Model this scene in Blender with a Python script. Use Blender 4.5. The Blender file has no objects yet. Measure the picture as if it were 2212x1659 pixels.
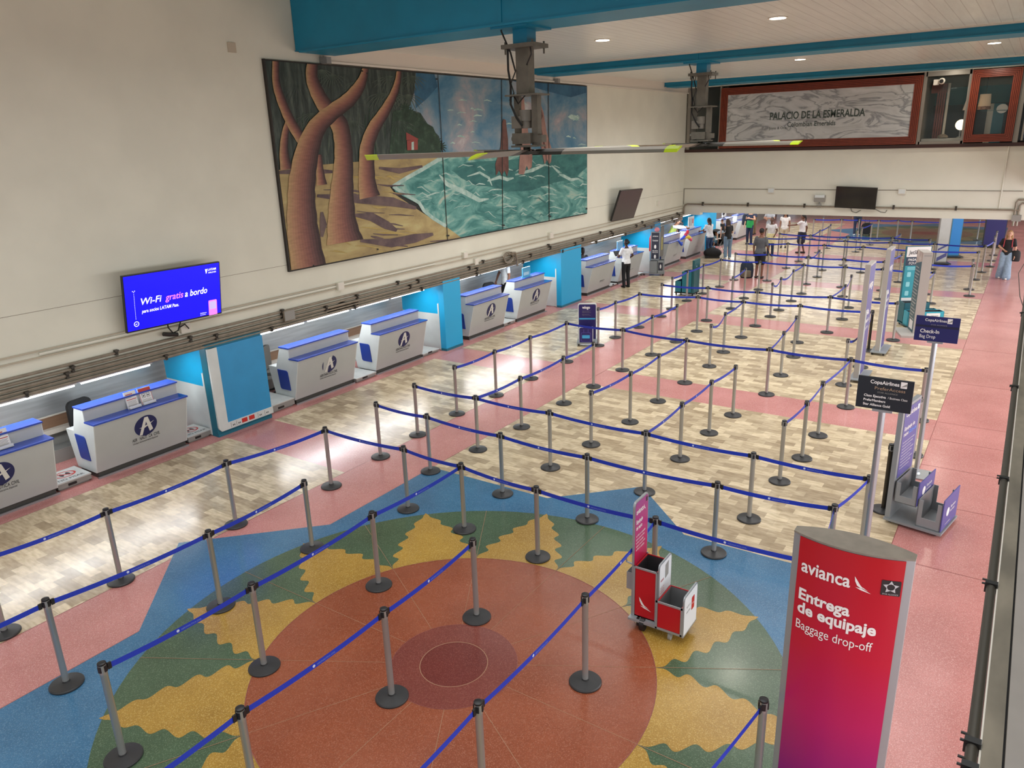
import bpy, math, random
import numpy as np
from mathutils import Vector, Matrix

random.seed(7)
S = bpy.context.scene
COL = S.collection
R = math.radians

# ------------------------------------------------------------------ camera
IW, IH, FOC = 2212, 1659, 1625.06
YAW, PITCH, ROLL = 0.601395813, 0.311605956, -0.0326220187
CP = np.array([0.0, 0.0, 4.972])
def _axes():
    f = np.array([-math.sin(YAW)*math.cos(PITCH), math.cos(YAW)*math.cos(PITCH), -math.sin(PITCH)])
    r = np.array([math.cos(YAW), math.sin(YAW), 0.0])
    u = np.cross(r, f)
    return r*math.cos(ROLL)+u*math.sin(ROLL), -r*math.sin(ROLL)+u*math.cos(ROLL), f
CR, CU, CF = _axes()
cam = bpy.data.objects.new('camera', bpy.data.cameras.new('camera'))
COL.objects.link(cam)
cam.matrix_world = Matrix(((CR[0], CU[0], -CF[0], CP[0]), (CR[1], CU[1], -CF[1], CP[1]),
                           (CR[2], CU[2], -CF[2], CP[2]), (0, 0, 0, 1)))
cam.data.sensor_width = 36.0
cam.data.lens = 36.0*FOC/IW
cam.data.clip_start, cam.data.clip_end = 0.05, 300
S.camera = cam
# survey helpers: where a sight line meets a real plane of the hall
def _ray(px, py): return CF + CR*(px-IW/2)/FOC + CU*(IH/2-py)/FOC
def onz(px, py, z=0.0): d = _ray(px, py); return CP + d*(z-CP[2])/d[2]
def onx(px, py, x): d = _ray(px, py); return CP + d*(x-CP[0])/d[0]
def ony(px, py, y): d = _ray(px, py); return CP + d*(y-CP[1])/d[1]

# ------------------------------------------------------------------ world, lights, exposure
S.view_settings.view_transform = 'Standard'
S.view_settings.look = 'None'
S.view_settings.gamma = 1.0
S.view_settings.use_curve_mapping = False
S.view_settings.exposure = -0.36
S.cycles.use_denoising = True
S.cycles.max_bounces = 8
S.cycles.diffuse_bounces = 4
S.cycles.glossy_bounces = 4
S.cycles.sample_clamp_indirect = 6.0
wd = bpy.data.worlds.new('daylight'); S.world = wd; wd.use_nodes = True
wd.node_tree.nodes['Background'].inputs[0].default_value = (0.86, 0.93, 1.0, 1)
wd.node_tree.nodes['Background'].inputs[1].default_value = 0.45

def area(name, loc, direction, sx, sy, power, color=(1, 1, 1)):
    l = bpy.data.lights.new(name, 'AREA'); l.shape = 'RECTANGLE'; l.size = sx; l.size_y = sy
    l.energy = power; l.color = color
    o = bpy.data.objects.new(name, l); COL.objects.link(o); o.location = loc
    o.rotation_euler = Vector(direction).to_track_quat('-Z', 'Y').to_euler()
    return o
# daylight entering through the open front of the walkway, under the mezzanine
for k, yc in enumerate((3.0, 13.0, 23.0, 33.0, 43.0)):
    area('front_daylight', (4.0, yc, 1.6), (-1, 0, -0.10), 9.6, 2.5, 390, (0.97, 0.985, 1.0))
# added unseen overhead fills brightening the floor; the last two stand for downlight rows
def down(name, loc, sx, sy, power, color, spread):
    o = area(name, loc, (0, 0, -1), sx, sy, power, color); o.rotation_euler = (0, 0, 0); o.data.spread = R(spread); return o
down('overhead_fill_near', (-3.6, 3.0, 8.15), 11.0, 12.0, 590, (0.95, 0.98, 1.0), 125)
down('overhead_fill_mid', (-4.2, 15.0, 6.6), 12.0, 6.0, 570, (0.97, 0.985, 1.0), 130)
down('overhead_fill_mid', (-4.2, 23.5, 6.6), 12.0, 6.5, 570, (0.97, 0.985, 1.0), 130)
# daylight from behind the viewer and from the far hall
area('rear_daylight', (-5.0, -7.0, 3.5), (0, 1, -0.15), 12.0, 5.0, 260, (0.97, 0.985, 1.0))
area('far_hall_daylight', (-9.0, 39.0, 2.60), (0, 0, -1), 6.0, 16.0, 620, (0.97, 0.98, 1.0))
area('far_hall_daylight', (-2.0, 41.0, 2.60), (0, 0, -1), 6.0, 18.0, 150, (0.97, 0.98, 1.0))

# ------------------------------------------------------------------ materials
def lin(h):
    h = h.lstrip('#'); c = [int(h[i:i+2], 16)/255 for i in (0, 2, 4)]
    return tuple((v/12.92 if v <= .04045 else ((v+.055)/1.055)**2.4) for v in c)+(1.0,)
MATS = {}
def mat(name, col, rough=0.5, metal=0.0, var=0.0, vscale=6.0, col2=None, bump=0.0, emit=0.0, stretch=None, spec=0.5, coat=0.0, alpha=None):
    """principled material with an optional noise mix of two colours"""
    if name in MATS: return MATS[name]
    m = bpy.data.materials.new(name); m.use_nodes = True
    nt = m.node_tree; b = nt.nodes['Principled BSDF']; L = nt.links
    c = lin(col)
    b.inputs['Base Color'].default_value = c
    b.inputs['Roughness'].default_value = rough
    b.inputs['Metallic'].default_value = metal
    b.inputs['Specular IOR Level'].default_value = spec
    b.inputs['Coat Weight'].default_value = coat
    b.inputs['Coat Roughness'].default_value = 0.08
    if emit: 
        b.inputs['Emission Color'].default_value = c; b.inputs['Emission Strength'].default_value = emit
    if alpha is not None: b.inputs['Alpha'].default_value = alpha
    if var or col2 or bump:
        tc = nt.nodes.new('ShaderNodeTexCoord'); mp = nt.nodes.new('ShaderNodeMapping')
        if stretch: mp.inputs['Scale'].default_value = stretch
        L.new(tc.outputs['Object'], mp.inputs[0])
        n = nt.nodes.new('ShaderNodeTexNoise'); n.inputs['Scale'].default_value = vscale; n.inputs['Detail'].default_value = 5
        L.new(mp.outputs[0], n.inputs['Vector'])
        if var or col2:
            rp = nt.nodes.new('ShaderNodeValToRGB')
            rp.color_ramp.elements[0].position = .35; rp.color_ramp.elements[1].position = .65
            d = lin(col2) if col2 else tuple(min(1, v*(1+var)) for v in c[:3])+(1,)
            e = c if col2 else tuple(v*(1-var) for v in c[:3])+(1,)
            rp.color_ramp.elements[0].color = e; rp.color_ramp.elements[1].color = d
            L.new(n.outputs[0], rp.inputs[0]); L.new(rp.outputs[0], b.inputs['Base Color'])
        if bump:
            bp = nt.nodes.new('ShaderNodeBump'); bp.inputs['Strength'].default_value = bump; bp.inputs['Distance'].default_value = .01
            L.new(n.outputs[0], bp.inputs['Height']); L.new(bp.outputs[0], b.inputs['Normal'])
    MATS[name] = m
    return m
def mnode(nt, op, a, b=None, clamp=False):
    n = nt.nodes.new('ShaderNodeMath'); n.operation = op; n.use_clamp = clamp
    for i, v in enumerate((a, b)):
        if v is None: continue
        if isinstance(v, (int, float)): n.inputs[i].default_value = v
        else: nt.links.new(v, n.inputs[i])
    return n.outputs[0]
def mix(nt, fac, a, b, blend='MIX'):
    n = nt.nodes.new('ShaderNodeMix'); n.data_type = 'RGBA'; n.blend_type = blend
    for i, v in ((0, fac), (6, a), (7, b)):
        if isinstance(v, (int, float)): n.inputs[i].default_value = v
        elif isinstance(v, tuple): n.inputs[i].default_value = v
        else: nt.links.new(v, n.inputs[i])
    return n.outputs[2]
def terrazzo(name, c1, c2, chip, rough=0.26, scale=150.0):
    """polished terrazzo: stained ground, stone chips, worn polish"""
    if name in MATS: return MATS[name]
    m = bpy.data.materials.new(name); m.use_nodes = True; nt = m.node_tree; L = nt.links; b = nt.nodes['Principled BSDF']
    tc = nt.nodes.new('ShaderNodeTexCoord')
    def noise(s, d=4):
        n = nt.nodes.new('ShaderNodeTexNoise'); n.inputs['Scale'].default_value = s; n.inputs['Detail'].default_value = d
        L.new(tc.outputs['Object'], n.inputs['Vector']); return n.outputs[0]
    big = mnode(nt, 'MULTIPLY', mnode(nt, 'SUBTRACT', noise(1.1, 5), .35, ), 3.0, True)
    base = mix(nt, big, lin(c1), lin(c2))
    v = nt.nodes.new('ShaderNodeTexVoronoi'); v.inputs['Scale'].default_value = scale
    L.new(tc.outputs['Object'], v.inputs['Vector'])
    sep = nt.nodes.new('ShaderNodeSeparateColor'); L.new(v.outputs['Color'], sep.inputs[0])
    dark = mnode(nt, 'MULTIPLY', mnode(nt, 'GREATER_THAN', sep.outputs[0], .6), .24)
    base = mix(nt, dark, base, tuple(x*.52 for x in lin(c1)[:3])+(1,))
    light = mnode(nt, 'MULTIPLY', mnode(nt, 'LESS_THAN', sep.outputs[1], .17), .42)
    base = mix(nt, light, base, lin(chip))
    L.new(base, b.inputs['Base Color'])
    L.new(mnode(nt, 'ADD', mnode(nt, 'MULTIPLY', noise(2.3, 3), .12), rough-.11), b.inputs['Roughness'])
    b.inputs['Specular IOR Level'].default_value = .5
    MATS[name] = m; return m
def tile_floor(name):
    if name in MATS: return MATS[name]
    m = bpy.data.materials.new(name); m.use_nodes = True; nt = m.node_tree; L = nt.links; b = nt.nodes['Principled BSDF']
    tc = nt.nodes.new('ShaderNodeTexCoord')
    br = nt.nodes.new('ShaderNodeTexBrick'); L.new(tc.outputs['Object'], br.inputs['Vector'])
    br.offset = .5; br.inputs['Scale'].default_value = 1.0; br.inputs['Mortar Size'].default_value = 0.0006
    br.inputs['Brick Width'].default_value = .30; br.inputs['Row Height'].default_value = .15; br.inputs['Bias'].default_value = -.05
    br.inputs['Color1'].default_value = lin('#a59377'); br.inputs['Color2'].default_value = lin('#dac9a9'); br.inputs['Mortar'].default_value = lin('#8d806b')
    n = nt.nodes.new('ShaderNodeTexNoise'); n.inputs['Scale'].default_value = 9; n.inputs['Detail'].default_value = 6
    mp = nt.nodes.new('ShaderNodeMapping'); mp.inputs['Scale'].default_value = (.7, 2.4, 1); L.new(tc.outputs['Object'], mp.inputs[0]); L.new(mp.outputs[0], n.inputs['Vector'])
    rp = nt.nodes.new('ShaderNodeValToRGB'); rp.color_ramp.elements[0].color = (.80, .77, .72, 1); rp.color_ramp.elements[1].color = (1.1, 1.1, 1.1, 1)
    rp.color_ramp.elements[0].position = .35; rp.color_ramp.elements[1].position = .62
    L.new(n.outputs[0], rp.inputs[0])
    L.new(mix(nt, 1.0, br.outputs[0], rp.outputs[0], 'MULTIPLY'), b.inputs['Base Color'])
    n2 = nt.nodes.new('ShaderNodeTexNoise'); n2.inputs['Scale'].default_value = 1.7; L.new(tc.outputs['Object'], n2.inputs['Vector'])
    L.new(mnode(nt, 'ADD', mnode(nt, 'MULTIPLY', n2.outputs[0], .16), .15), b.inputs['Roughness'])
    MATS[name] = m; return m
def plank_ceiling(name):
    if name in MATS: return MATS[name]
    m = bpy.data.materials.new(name); m.use_nodes = True; nt = m.node_tree; L = nt.links; b = nt.nodes['Principled BSDF']
    tc = nt.nodes.new('ShaderNodeTexCoord'); sp = nt.nodes.new('ShaderNodeSeparateXYZ'); L.new(tc.outputs['Object'], sp.inputs[0])
    fr = mnode(nt, 'FRACT', mnode(nt, 'MULTIPLY', sp.outputs[0], 1/.2))
    gr = mnode(nt, 'LESS_THAN', fr, .07)
    n = nt.nodes.new('ShaderNodeTexNoise'); n.inputs['Scale'].default_value = 3; mp = nt.nodes.new('ShaderNodeMapping')
    mp.inputs['Scale'].default_value = (5, .35, 1); L.new(tc.outputs['Object'], mp.inputs[0]); L.new(mp.outputs[0], n.inputs['Vector'])
    base = mix(nt, n.outputs[0], lin('#d2d7d2'), lin('#e9efea'))
    L.new(mix(nt, mnode(nt, 'MULTIPLY', gr, .45), base, lin('#8b8883')), b.inputs['Base Color'])
    b.inputs['Roughness'].default_value = .28
    MATS[name] = m; return m
def ramp_z(name, stops, rough=.35, axis=2, emit=0):
    """a printed gradient that follows one object axis; stops = [(coordinate, colour)]"""
    if name in MATS: return MATS[name]
    m = bpy.data.materials.new(name); m.use_nodes = True; nt = m.node_tree; L = nt.links; b = nt.nodes['Principled BSDF']
    tc = nt.nodes.new('ShaderNodeTexCoord'); sp = nt.nodes.new('ShaderNodeSeparateXYZ'); L.new(tc.outputs['Object'], sp.inputs[0])
    lo, hi = stops[0][0], stops[-1][0]
    v = mnode(nt, 'DIVIDE', mnode(nt, 'SUBTRACT', sp.outputs[axis], lo), hi-lo)
    rp = nt.nodes.new('ShaderNodeValToRGB'); cr = rp.color_ramp
    while len(cr.elements) < len(stops): cr.elements.new(.5)
    for e, (p, c) in zip(cr.elements, stops): e.position = (p-lo)/(hi-lo); e.color = lin(c)
    L.new(v, rp.inputs[0]); L.new(rp.outputs[0], b.inputs['Base Color']); b.inputs['Roughness'].default_value = rough
    MATS[name] = m; return m
def marble(name):
    if name in MATS: return MATS[name]
    m = bpy.data.materials.new(name); m.use_nodes = True; nt = m.node_tree; L = nt.links; b = nt.nodes['Principled BSDF']
    tc = nt.nodes.new('ShaderNodeTexCoord'); mp = nt.nodes.new('ShaderNodeMapping'); L.new(tc.outputs['Object'], mp.inputs[0])
    mp.inputs['Rotation'].default_value = (0, -.75, 0); mp.inputs['Scale'].default_value = (.55, 1, 1.5)
    n = nt.nodes.new('ShaderNodeTexNoise'); n.inputs['Scale'].default_value = 1.15; n.inputs['Detail'].default_value = 7; n.inputs['Distortion'].default_value = 1.4
    L.new(mp.outputs[0], n.inputs['Vector'])
    rp = nt.nodes.new('ShaderNodeValToRGB'); cr = rp.color_ramp
    for e, (p, c) in zip([cr.elements[0], cr.elements[1], cr.elements.new(.47), cr.elements.new(.5), cr.elements.new(.53)],
                         [(.3, '#b3b5b4'), (.75, '#cdcfcd'), (.46, '#c8cac9'), (.5, '#8b8d8f'), (.54, '#bfc1c0')]):
        e.position = p; e.color = lin(c)
    L.new(n.outputs[0], rp.inputs[0]); L.new(rp.outputs[0], b.inputs['Base Color']); b.inputs['Roughness'].default_value = .15
    MATS[name] = m; return m

def paint(name, stops, scale, stretch=(1, 1, 1), distort=0.0, detail=7):
    """brushed paint: a noise run through several colours"""
    if name in MATS: return MATS[name]
    m = bpy.data.materials.new(name); m.use_nodes = True; nt = m.node_tree; L = nt.links; b = nt.nodes['Principled BSDF']
    tc = nt.nodes.new('ShaderNodeTexCoord'); mp = nt.nodes.new('ShaderNodeMapping'); mp.inputs['Scale'].default_value = stretch
    L.new(tc.outputs['Object'], mp.inputs[0])
    n = nt.nodes.new('ShaderNodeTexNoise'); n.inputs['Scale'].default_value = scale; n.inputs['Detail'].default_value = detail; n.inputs['Distortion'].default_value = distort
    n.inputs['Roughness'].default_value = .62
    L.new(mp.outputs[0], n.inputs['Vector'])
    rp = nt.nodes.new('ShaderNodeValToRGB'); cr = rp.color_ramp
    while len(cr.elements) < len(stops): cr.elements.new(.5)
    for e, (p, c) in zip(cr.elements, stops): e.position = p; e.color = lin(c)
    L.new(n.outputs[0], rp.inputs[0]); L.new(rp.outputs[0], b.inputs['Base Color']); b.inputs['Roughness'].default_value = .5
    b.inputs['Specular IOR Level'].default_value = .3
    MATS[name] = m; return m

# ------------------------------------------------------------------ mesh builder
class MB:
    def __init__(s): s.v, s.f, s.m = [], [], []
    def add(s, v, f, mi=0):
        o = len(s.v); s.v += [tuple(float(c) for c in p) for p in v]
        s.f += [tuple(i+o for i in q) for q in f]; s.m += [mi]*len(f); return s
    def box(s, x0, x1, y0, y1, z0, z1, mi=0):
        return s.add([(x0,y0,z0),(x1,y0,z0),(x1,y1,z0),(x0,y1,z0),(x0,y0,z1),(x1,y0,z1),(x1,y1,z1),(x0,y1,z1)],
                     [(0,3,2,1),(4,5,6,7),(0,1,5,4),(1,2,6,5),(2,3,7,6),(3,0,4,7)], mi)
    def cyl(s, p0, p1, r0, r1=None, n=14, mi=0):
        r1 = r0 if r1 is None else r1
        p0, p1 = Vector(p0), Vector(p1); d = (p1-p0).normalized()
        a = d.orthogonal().normalized(); b = d.cross(a); v = []
        for p, r in ((p0, r0), (p1, r1)):
            v += [p+(a*math.cos(2*math.pi*i/n)+b*math.sin(2*math.pi*i/n))*r for i in range(n)]
        f = [(i, (i+1) % n, n+(i+1) % n, n+i) for i in range(n)]+[tuple(range(n-1, -1, -1)), tuple(range(n, 2*n))]
        return s.add(v, f, mi)
    def lathe(s, prof, c=(0,0,0), n=24, mi=0, sx=1, sy=1):
        v = []; 
        for r, z in prof: v += [(c[0]+r*sx*math.cos(2*math.pi*i/n), c[1]+r*sy*math.sin(2*math.pi*i/n), c[2]+z) for i in range(n)]
        f = []
        for k in range(len(prof)-1):
            f += [(k*n+i, k*n+(i+1) % n, (k+1)*n+(i+1) % n, (k+1)*n+i) for i in range(n)]
        f += [tuple(range(n-1, -1, -1)), tuple(range((len(prof)-1)*n, len(prof)*n))]
        return s.add(v, f, mi)
    def sphere(s, c, rx, ry=None, rz=None, mi=0, n=16):
        ry = rx if ry is None else ry; rz = rx if rz is None else rz
        h = n//2; pr = [(max(1e-4, math.sin(math.pi*k/h)), -math.cos(math.pi*k/h)*rz) for k in range(h+1)]
        return s.lathe(pr, c, n, mi, rx, ry)
    def tube(s, pts, r, n=8, mi=0):
        P = [Vector(p) for p in pts]; v = []; a = None
        for i, p in enumerate(P):
            d = (P[min(i+1, len(P)-1)]-P[max(i-1, 0)]).normalized()
            a = d.orthogonal().normalized() if a is None else (a-d*a.dot(d)).normalized()
            b = d.cross(a); rr = r[i] if isinstance(r, (list, tuple)) else r
            v += [p+(a*math.cos(2*math.pi*k/n)+b*math.sin(2*math.pi*k/n))*rr for k in range(n)]
        f = []
        for i in range(len(P)-1): f += [(i*n+k, i*n+(k+1) % n, (i+1)*n+(k+1) % n, (i+1)*n+k) for k in range(n)]
        f += [tuple(range(n-1, -1, -1)), tuple(range((len(P)-1)*n, len(P)*n))]
        return s.add(v, f, mi)
    def poly(s, pts, mi=0): return s.add(pts, [tuple(range(len(pts)))], mi)
    def prism(s, pts, off, mi=0):
        """closed solid: planar polygon pts pushed along off"""
        n = len(pts); o = Vector(off); q = [Vector(p) for p in pts]
        return s.add(q+[p+o for p in q], [tuple(range(n-1, -1, -1)), tuple(range(n, 2*n))]+[(i, (i+1) % n, n+(i+1) % n, n+i) for i in range(n)], mi)
    def strip(s, pts, h, mi=0, up=(0,0,1)):
        u = Vector(up)*h/2; v = []
        for p in pts: v += [Vector(p)-u, Vector(p)+u]
        return s.add(v, [(2*i, 2*i+2, 2*i+3, 2*i+1) for i in range(len(pts)-1)], mi)
    def xf(s, M, start=0):
        s.v = s.v[:start]+[tuple(M @ Vector(p)) for p in s.v[start:]]; return s
    def text(s, body, org, right, up, size, mi=0, width=None, bold=0.0, shear=0.0, align='LEFT', warp=None):
        v, f = glyphs(body, bold, shear, align)
        if not f: return s
        sx = size
        if width: 
            xs = [p[0] for p in v]; sx = width/max(1e-6, max(xs)-min(xs)); x0 = min(xs) if align == 'LEFT' else 0
        else: x0 = 0
        o, r, u = Vector(org), Vector(right), Vector(up)
        P = [o+r*((p[0]-x0)*sx)+u*(p[1]*size) for p in v]
        if warp: P = [warp(p) for p in P]
        return s.add(P, f, mi)
    def build(s, name, mats, parent=None, smooth=True, ang=32, loc=None, rz=0):
        me = bpy.data.meshes.new(name); me.from_pydata(s.v, [], s.f); 
        for m in (mats if isinstance(mats, (list, tuple)) else [mats]): me.materials.append(m)
        me.polygons.foreach_set('material_index', s.m)
        if smooth:
            me.polygons.foreach_set('use_smooth', [True]*len(s.f)); me.set_sharp_from_angle(angle=R(ang))
        me.update()
        o = bpy.data.objects.new(name, me); COL.objects.link(o)
        if parent is not None: o.parent = parent
        if loc is not None: o.location = loc
        if rz: o.rotation_euler[2] = rz
        return o
_G = {}
def glyphs(body, bold, shear, align):
    k = (body, bold, shear, align)
    if k in _G: return _G[k]
    c = bpy.data.curves.new('lettering', 'FONT'); c.body = body; c.size = 1; c.offset = bold; c.shear = shear; c.align_x = align
    c.resolution_u = 3
    o = bpy.data.objects.new('lettering', c); COL.objects.link(o)
    dg = bpy.context.evaluated_depsgraph_get(); dg.update()
    me = bpy.data.meshes.new_from_object(o.evaluated_get(dg))
    r = ([tuple(p.co) for p in me.vertices], [tuple(p.vertices) for p in me.polygons])
    wild = any(abs(p[1]) > 1.3 or abs(p[0]) > len(body)*1.1+1 for p in r[0])
    bpy.data.objects.remove(o); bpy.data.curves.remove(c); bpy.data.meshes.remove(me)
    if wild and bold: r = glyphs(body, 0.0, shear, align)   # an outline that cannot be thickened
    _G[k] = r; return r
def tag(o, label, cat, group=None, kind=None):
    o['label'] = label; o['category'] = cat
    if group: o['group'] = group
    if kind: o['kind'] = kind
    return o
def thing(name, label, cat, loc=(0,0,0), rz=0.0, group=None):
    o = bpy.data.objects.new(name, None); COL.objects.link(o); o.location = loc; o.rotation_euler[2] = rz; o.empty_display_size = .2
    return tag(o, label, cat, group)
def struct(o, label=None):
    o['kind'] = 'structure'
    if label: o['label'] = label; o['category'] = 'structure'
    return o
def copy_tree(o, parent=None):
    c = o.copy(); COL.objects.link(c)
    if parent is not None: c.parent = parent
    for ch in list(o.children): copy_tree(ch, c)
    return c
def rrect(w, h, r, n=4, cx=0, cy=0, which=(1,1,1,1)):
    """2-D rounded rectangle, corners in order BL BR TR TL"""
    out = []
    for (sx, sy, a0), on in zip(((-1,-1,180),(1,-1,270),(1,1,0),(-1,1,90)), which):
        if not on: out.append((cx+sx*w/2, cy+sy*h/2)); continue
        ox, oy = cx+sx*(w/2-r), cy+sy*(h/2-r)
        out += [(ox+r*math.cos(R(a0+90*k/n)), oy+r*math.sin(R(a0+90*k/n))) for k in range(n+1)]
    return out
X_, Y_, Z_ = Vector((1,0,0)), Vector((0,1,0)), Vector((0,0,1))
# ------------------------------------------------------------------ materials of the hall
M_WALL = mat('wall_paint', '#dad8c8', .62, var=.035, vscale=1.3, bump=.05)
M_WALLB = mat('wall_paint_back', '#dad8ca', .6, var=.03, vscale=1.1)
M_WHITE = mat('white_trim_paint', '#d8d2c6', .45)
M_TEAL = mat('teal_beam_paint', '#0681a3', .42, var=.06, vscale=2)
M_TEALF = mat('teal_panel_paint', '#2a8fc4', .4, var=.04, vscale=3)
M_CYAN = mat('cyan_panel_paint', '#12a9dd', .35, var=.03, vscale=3)
M_TEALD = mat('dark_teal_paint', '#136a80', .45)
M_LAM = mat('white_laminate', '#cfd4d2', .3, var=.05, vscale=3)
M_GREY = mat('grey_metal_paint', '#8d8b86', .45)
M_CONDUIT = mat('galvanised_conduit', '#8a8072', .42, .35, var=.12, vscale=9)
M_DARK = mat('black_plastic', '#141414', .42)
M_STEEL = mat('brushed_steel', '#c6cacc', .38, .65, var=.12, vscale=3, stretch=(1, .35, 6))
M_ALU = mat('aluminium', '#a9aeb2', .32, .75)
M_WOOD = mat('brown_wood_band', '#8f6f57', .5, var=.1, vscale=5, stretch=(1, .3, 5))
M_DARKWOOD = mat('dark_wood_sill', '#3a1b13', .45)
M_REDWOOD = mat('red_brown_moulding', '#7d3218', .4, var=.1, vscale=6)
M_REDWOODD = mat('red_brown_groove', '#4a1a0c', .55)
M_GLASSD = mat('dark_glass', '#2c2e2c', .1, var=.1, vscale=2)
M_LAMP = mat('lamp_diffuser', '#fff3da', .5, emit=14.0)
M_TUBE = mat('fluorescent_tube', '#f4faff', .5, emit=9.0)
M_PINK = terrazzo('pink_terrazzo', '#b57772', '#c68782', '#deb8b0', .25, 170.0)
M_PINKD = mat('terrazzo_joint', '#8a4d49', .4)
M_TILE = tile_floor('cream_floor_tile')
M_BLUE = terrazzo('blue_terrazzo', '#396688', '#45769a', '#7394ae', .24)
M_GREEN = terrazzo('green_terrazzo', '#41553f', '#4c634a', '#71846b', .24)
M_GOLD = terrazzo('gold_terrazzo', '#9a7734', '#b08c3e', '#cdb26a', .3, 125)
M_TERRA = terrazzo('terracotta_terrazzo', '#84442b', '#955136', '#ab7760', .32)
M_OX1 = terrazzo('oxblood_terrazzo', '#713830', '#7c4036', '#9a6256', .3)
M_OX2 = terrazzo('deep_oxblood_terrazzo', '#662d27', '#6f332c', '#8c5148', .3)
M_BRASS = mat('brass_joint', '#9a7458', .5)

# ------------------------------------------------------------------ floor with its inlays
FM = [M_PINK, M_TILE, M_BLUE, M_GREEN, M_GOLD, M_TERRA, M_OX1, M_OX2, M_BRASS, M_PINKD, terrazzo('gold_terrazzo_shaded', '#6f6645', '#7f7450', '#98906c', .2), terrazzo('terracotta_terrazzo_shaded', '#6d4f3c', '#7b5c47', '#94775f', .2)]  # last two: far mosaic's gold and terracotta, shade and washed-out sheen painted in
fl = MB(); fl.box(-14.6, 9.2, -7, 60, -.12, 0, 0)
def fquad(x0, x1, y0, y1, z, mi): fl.add([(x0,y0,z),(x1,y0,z),(x1,y1,z),(x0,y1,z)], [(0,1,2,3)], mi)
STRIPES = [(7.60, 8.65), (13.5, 14.6), (19.95, 21.0), (26.4, 27.37), (32.75, 33.9), (39.2, 40.3)]
ys = [2.0]+[v for s in STRIPES for v in s]+[46.0]
for a, b in zip(ys[0::2], ys[1::2]):
    fquad(-11.53, -8.52, a, b, .001, 1)
    fquad(-7.43, -.84, 8.44 if a == 8.65 else a, b, .001, 1)
def mosaic(cx, cy, pal=(4, 5)):
    def disc(r, z, mi, n=96): fl.add([(cx+r*math.cos(2*math.pi*i/n), cy+r*math.sin(2*math.pi*i/n), z) for i in range(n)], [tuple(range(n))], mi)
    def ring(r0, r1, z, mi, n=96):
        v = [(cx+r*math.cos(2*math.pi*i/n), cy+r*math.sin(2*math.pi*i/n), z) for r in (r0, r1) for i in range(n)]
        fl.add(v, [(i, n+i, n+(i+1) % n, (i+1) % n) for i in range(n)], mi)
    fquad(cx-3.28, cx+3.30, cy-3.6, cy+3.62, .002, 2)
    fl.add([(cx-4.67,cy,.0025),(cx,cy-4.67,.0025),(cx+3.31,cy-1.36,.0025),(cx+3.31,cy+1.36,.0025),(cx-.08,cy+4.66,.0025)], [(0,1,2,3,4)], 2)
    disc(3.28, .003, 3)
    for k in range(12):
        c = 15+30*k; side = []
        for i in range(73):
            t = i/72; r = 1.9+1.4*t
            tt = max(0, (r-2.0)/1.3)
            w = 15.0*(1-tt)+1.5*math.sin(2*math.pi*5.2*tt)*(1-tt)**.6*min(1, tt*6)
            side.append((r, max(.15, w)))
        side = [(r, min(w, 14.9)) for r, w in side]; pts = [(r, c-w) for r, w in side]+[(3.31, c)]+[(r, c+w) for r, w in reversed(side)]
        fl.add([(cx+r*math.cos(R(a)), cy+r*math.sin(R(a)), .004) for r, a in pts], [tuple(range(len(pts)))], pal[0])
    disc(2.0, .005, pal[1]); disc(.64, .006, 6); disc(.34, .0065, 7)
    ring(.336, .343, .007, 8); ring(.637, .641, .0068, 9); ring(1.997, 2.003, .0068, 9)
    for k in range(12):
        a = R(30*k); d = Vector((math.cos(a), math.sin(a), 0)); n = Vector((-d.y, d.x, 0))*.0025
        p, q = Vector((cx,cy,.0062))+d*.64, Vector((cx,cy,.0062))+d*3.28
        fl.add([p-n, q-n, q+n, p+n], [(0,1,2,3)], 8)
mosaic(-4.14, 4.84)
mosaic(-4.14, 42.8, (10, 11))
for y in (9.2, 11.0, 12.4, 13.6, 14.53, 17.11, 20.05, 23.4, 26.4, 27.4, 30.6, 33.9):
    fquad(-.84, 9, y-.005, y+.005, .001, 9)
for x in (-11.53, -8.52, -7.425, -.84): fquad(x-.004, x+.004, 1.5, 46, .0016, 9)
struct(fl.build('floor', FM, smooth=False))

# ------------------------------------------------------------------ left wall and recess behind the counters
WX = -11.75
def zs(y): return float(np.interp(y, [-5, 4.2, 21, 29, 50], [1.62, 1.65, 1.74, 1.87, 1.95]))
ysamp = [-5, 4.2, 12, 21, 29, 50]
p = [(WX, y, zs(y)) for y in ysamp]+[(WX, 50, 6.9), (WX, 11.25, 6.9), (WX, 11.25, 8.7), (WX, -5, 8.7)]
wl = MB(); wl.prism(p, (-.25, 0, 0)); struct(wl.build('wall_left', M_WALL, smooth=False))
w2 = MB(); w2.box(-14.6, -13.4, -5, 50, 0, .48, 0); w2.box(-13.46, -13.3, -5, 50, .46, .54, 1)
w2.box(-14.6, -13.42, -5, 50, .54, .74, 2); w2.box(-14.6, -13.40, -5, 50, .74, .765, 1); w2.box(-14.6, -13.41, -5, 50, .765, 2.2, 3)
struct(w2.build('wall_recess', [M_GREY, M_WHITE, M_WOOD, M_STEEL], smooth=False))
rc = MB(); rc.box(-14.6, -12.0, -5, 50, 1.98, 2.08); struct(rc.build('ceiling_recess', mat('recess_soffit', '#5b564f', .7), smooth=False))
# plaster seam, crown trim, cornice band
t = MB(); t.box(-11.752, -11.748, -5, 9.6, 2.84, 2.846); t.box(-11.752, -11.748, 21.8, 29.7, 2.86, 2.866)
struct(t.build('trim_1', mat('plaster_seam', '#8d8373', .8), smooth=False))
t = MB(); t.box(WX-.01, -11.66, 11.0, 29.8, 6.52, 6.56); t.box(WX-.01, -11.70, 11.0, 29.8, 6.56, 6.85, 1)
struct(t.build('trim_2', [M_WHITE, mat('cornice_paint', '#d9cfc1', .5)], smooth=False))

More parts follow.
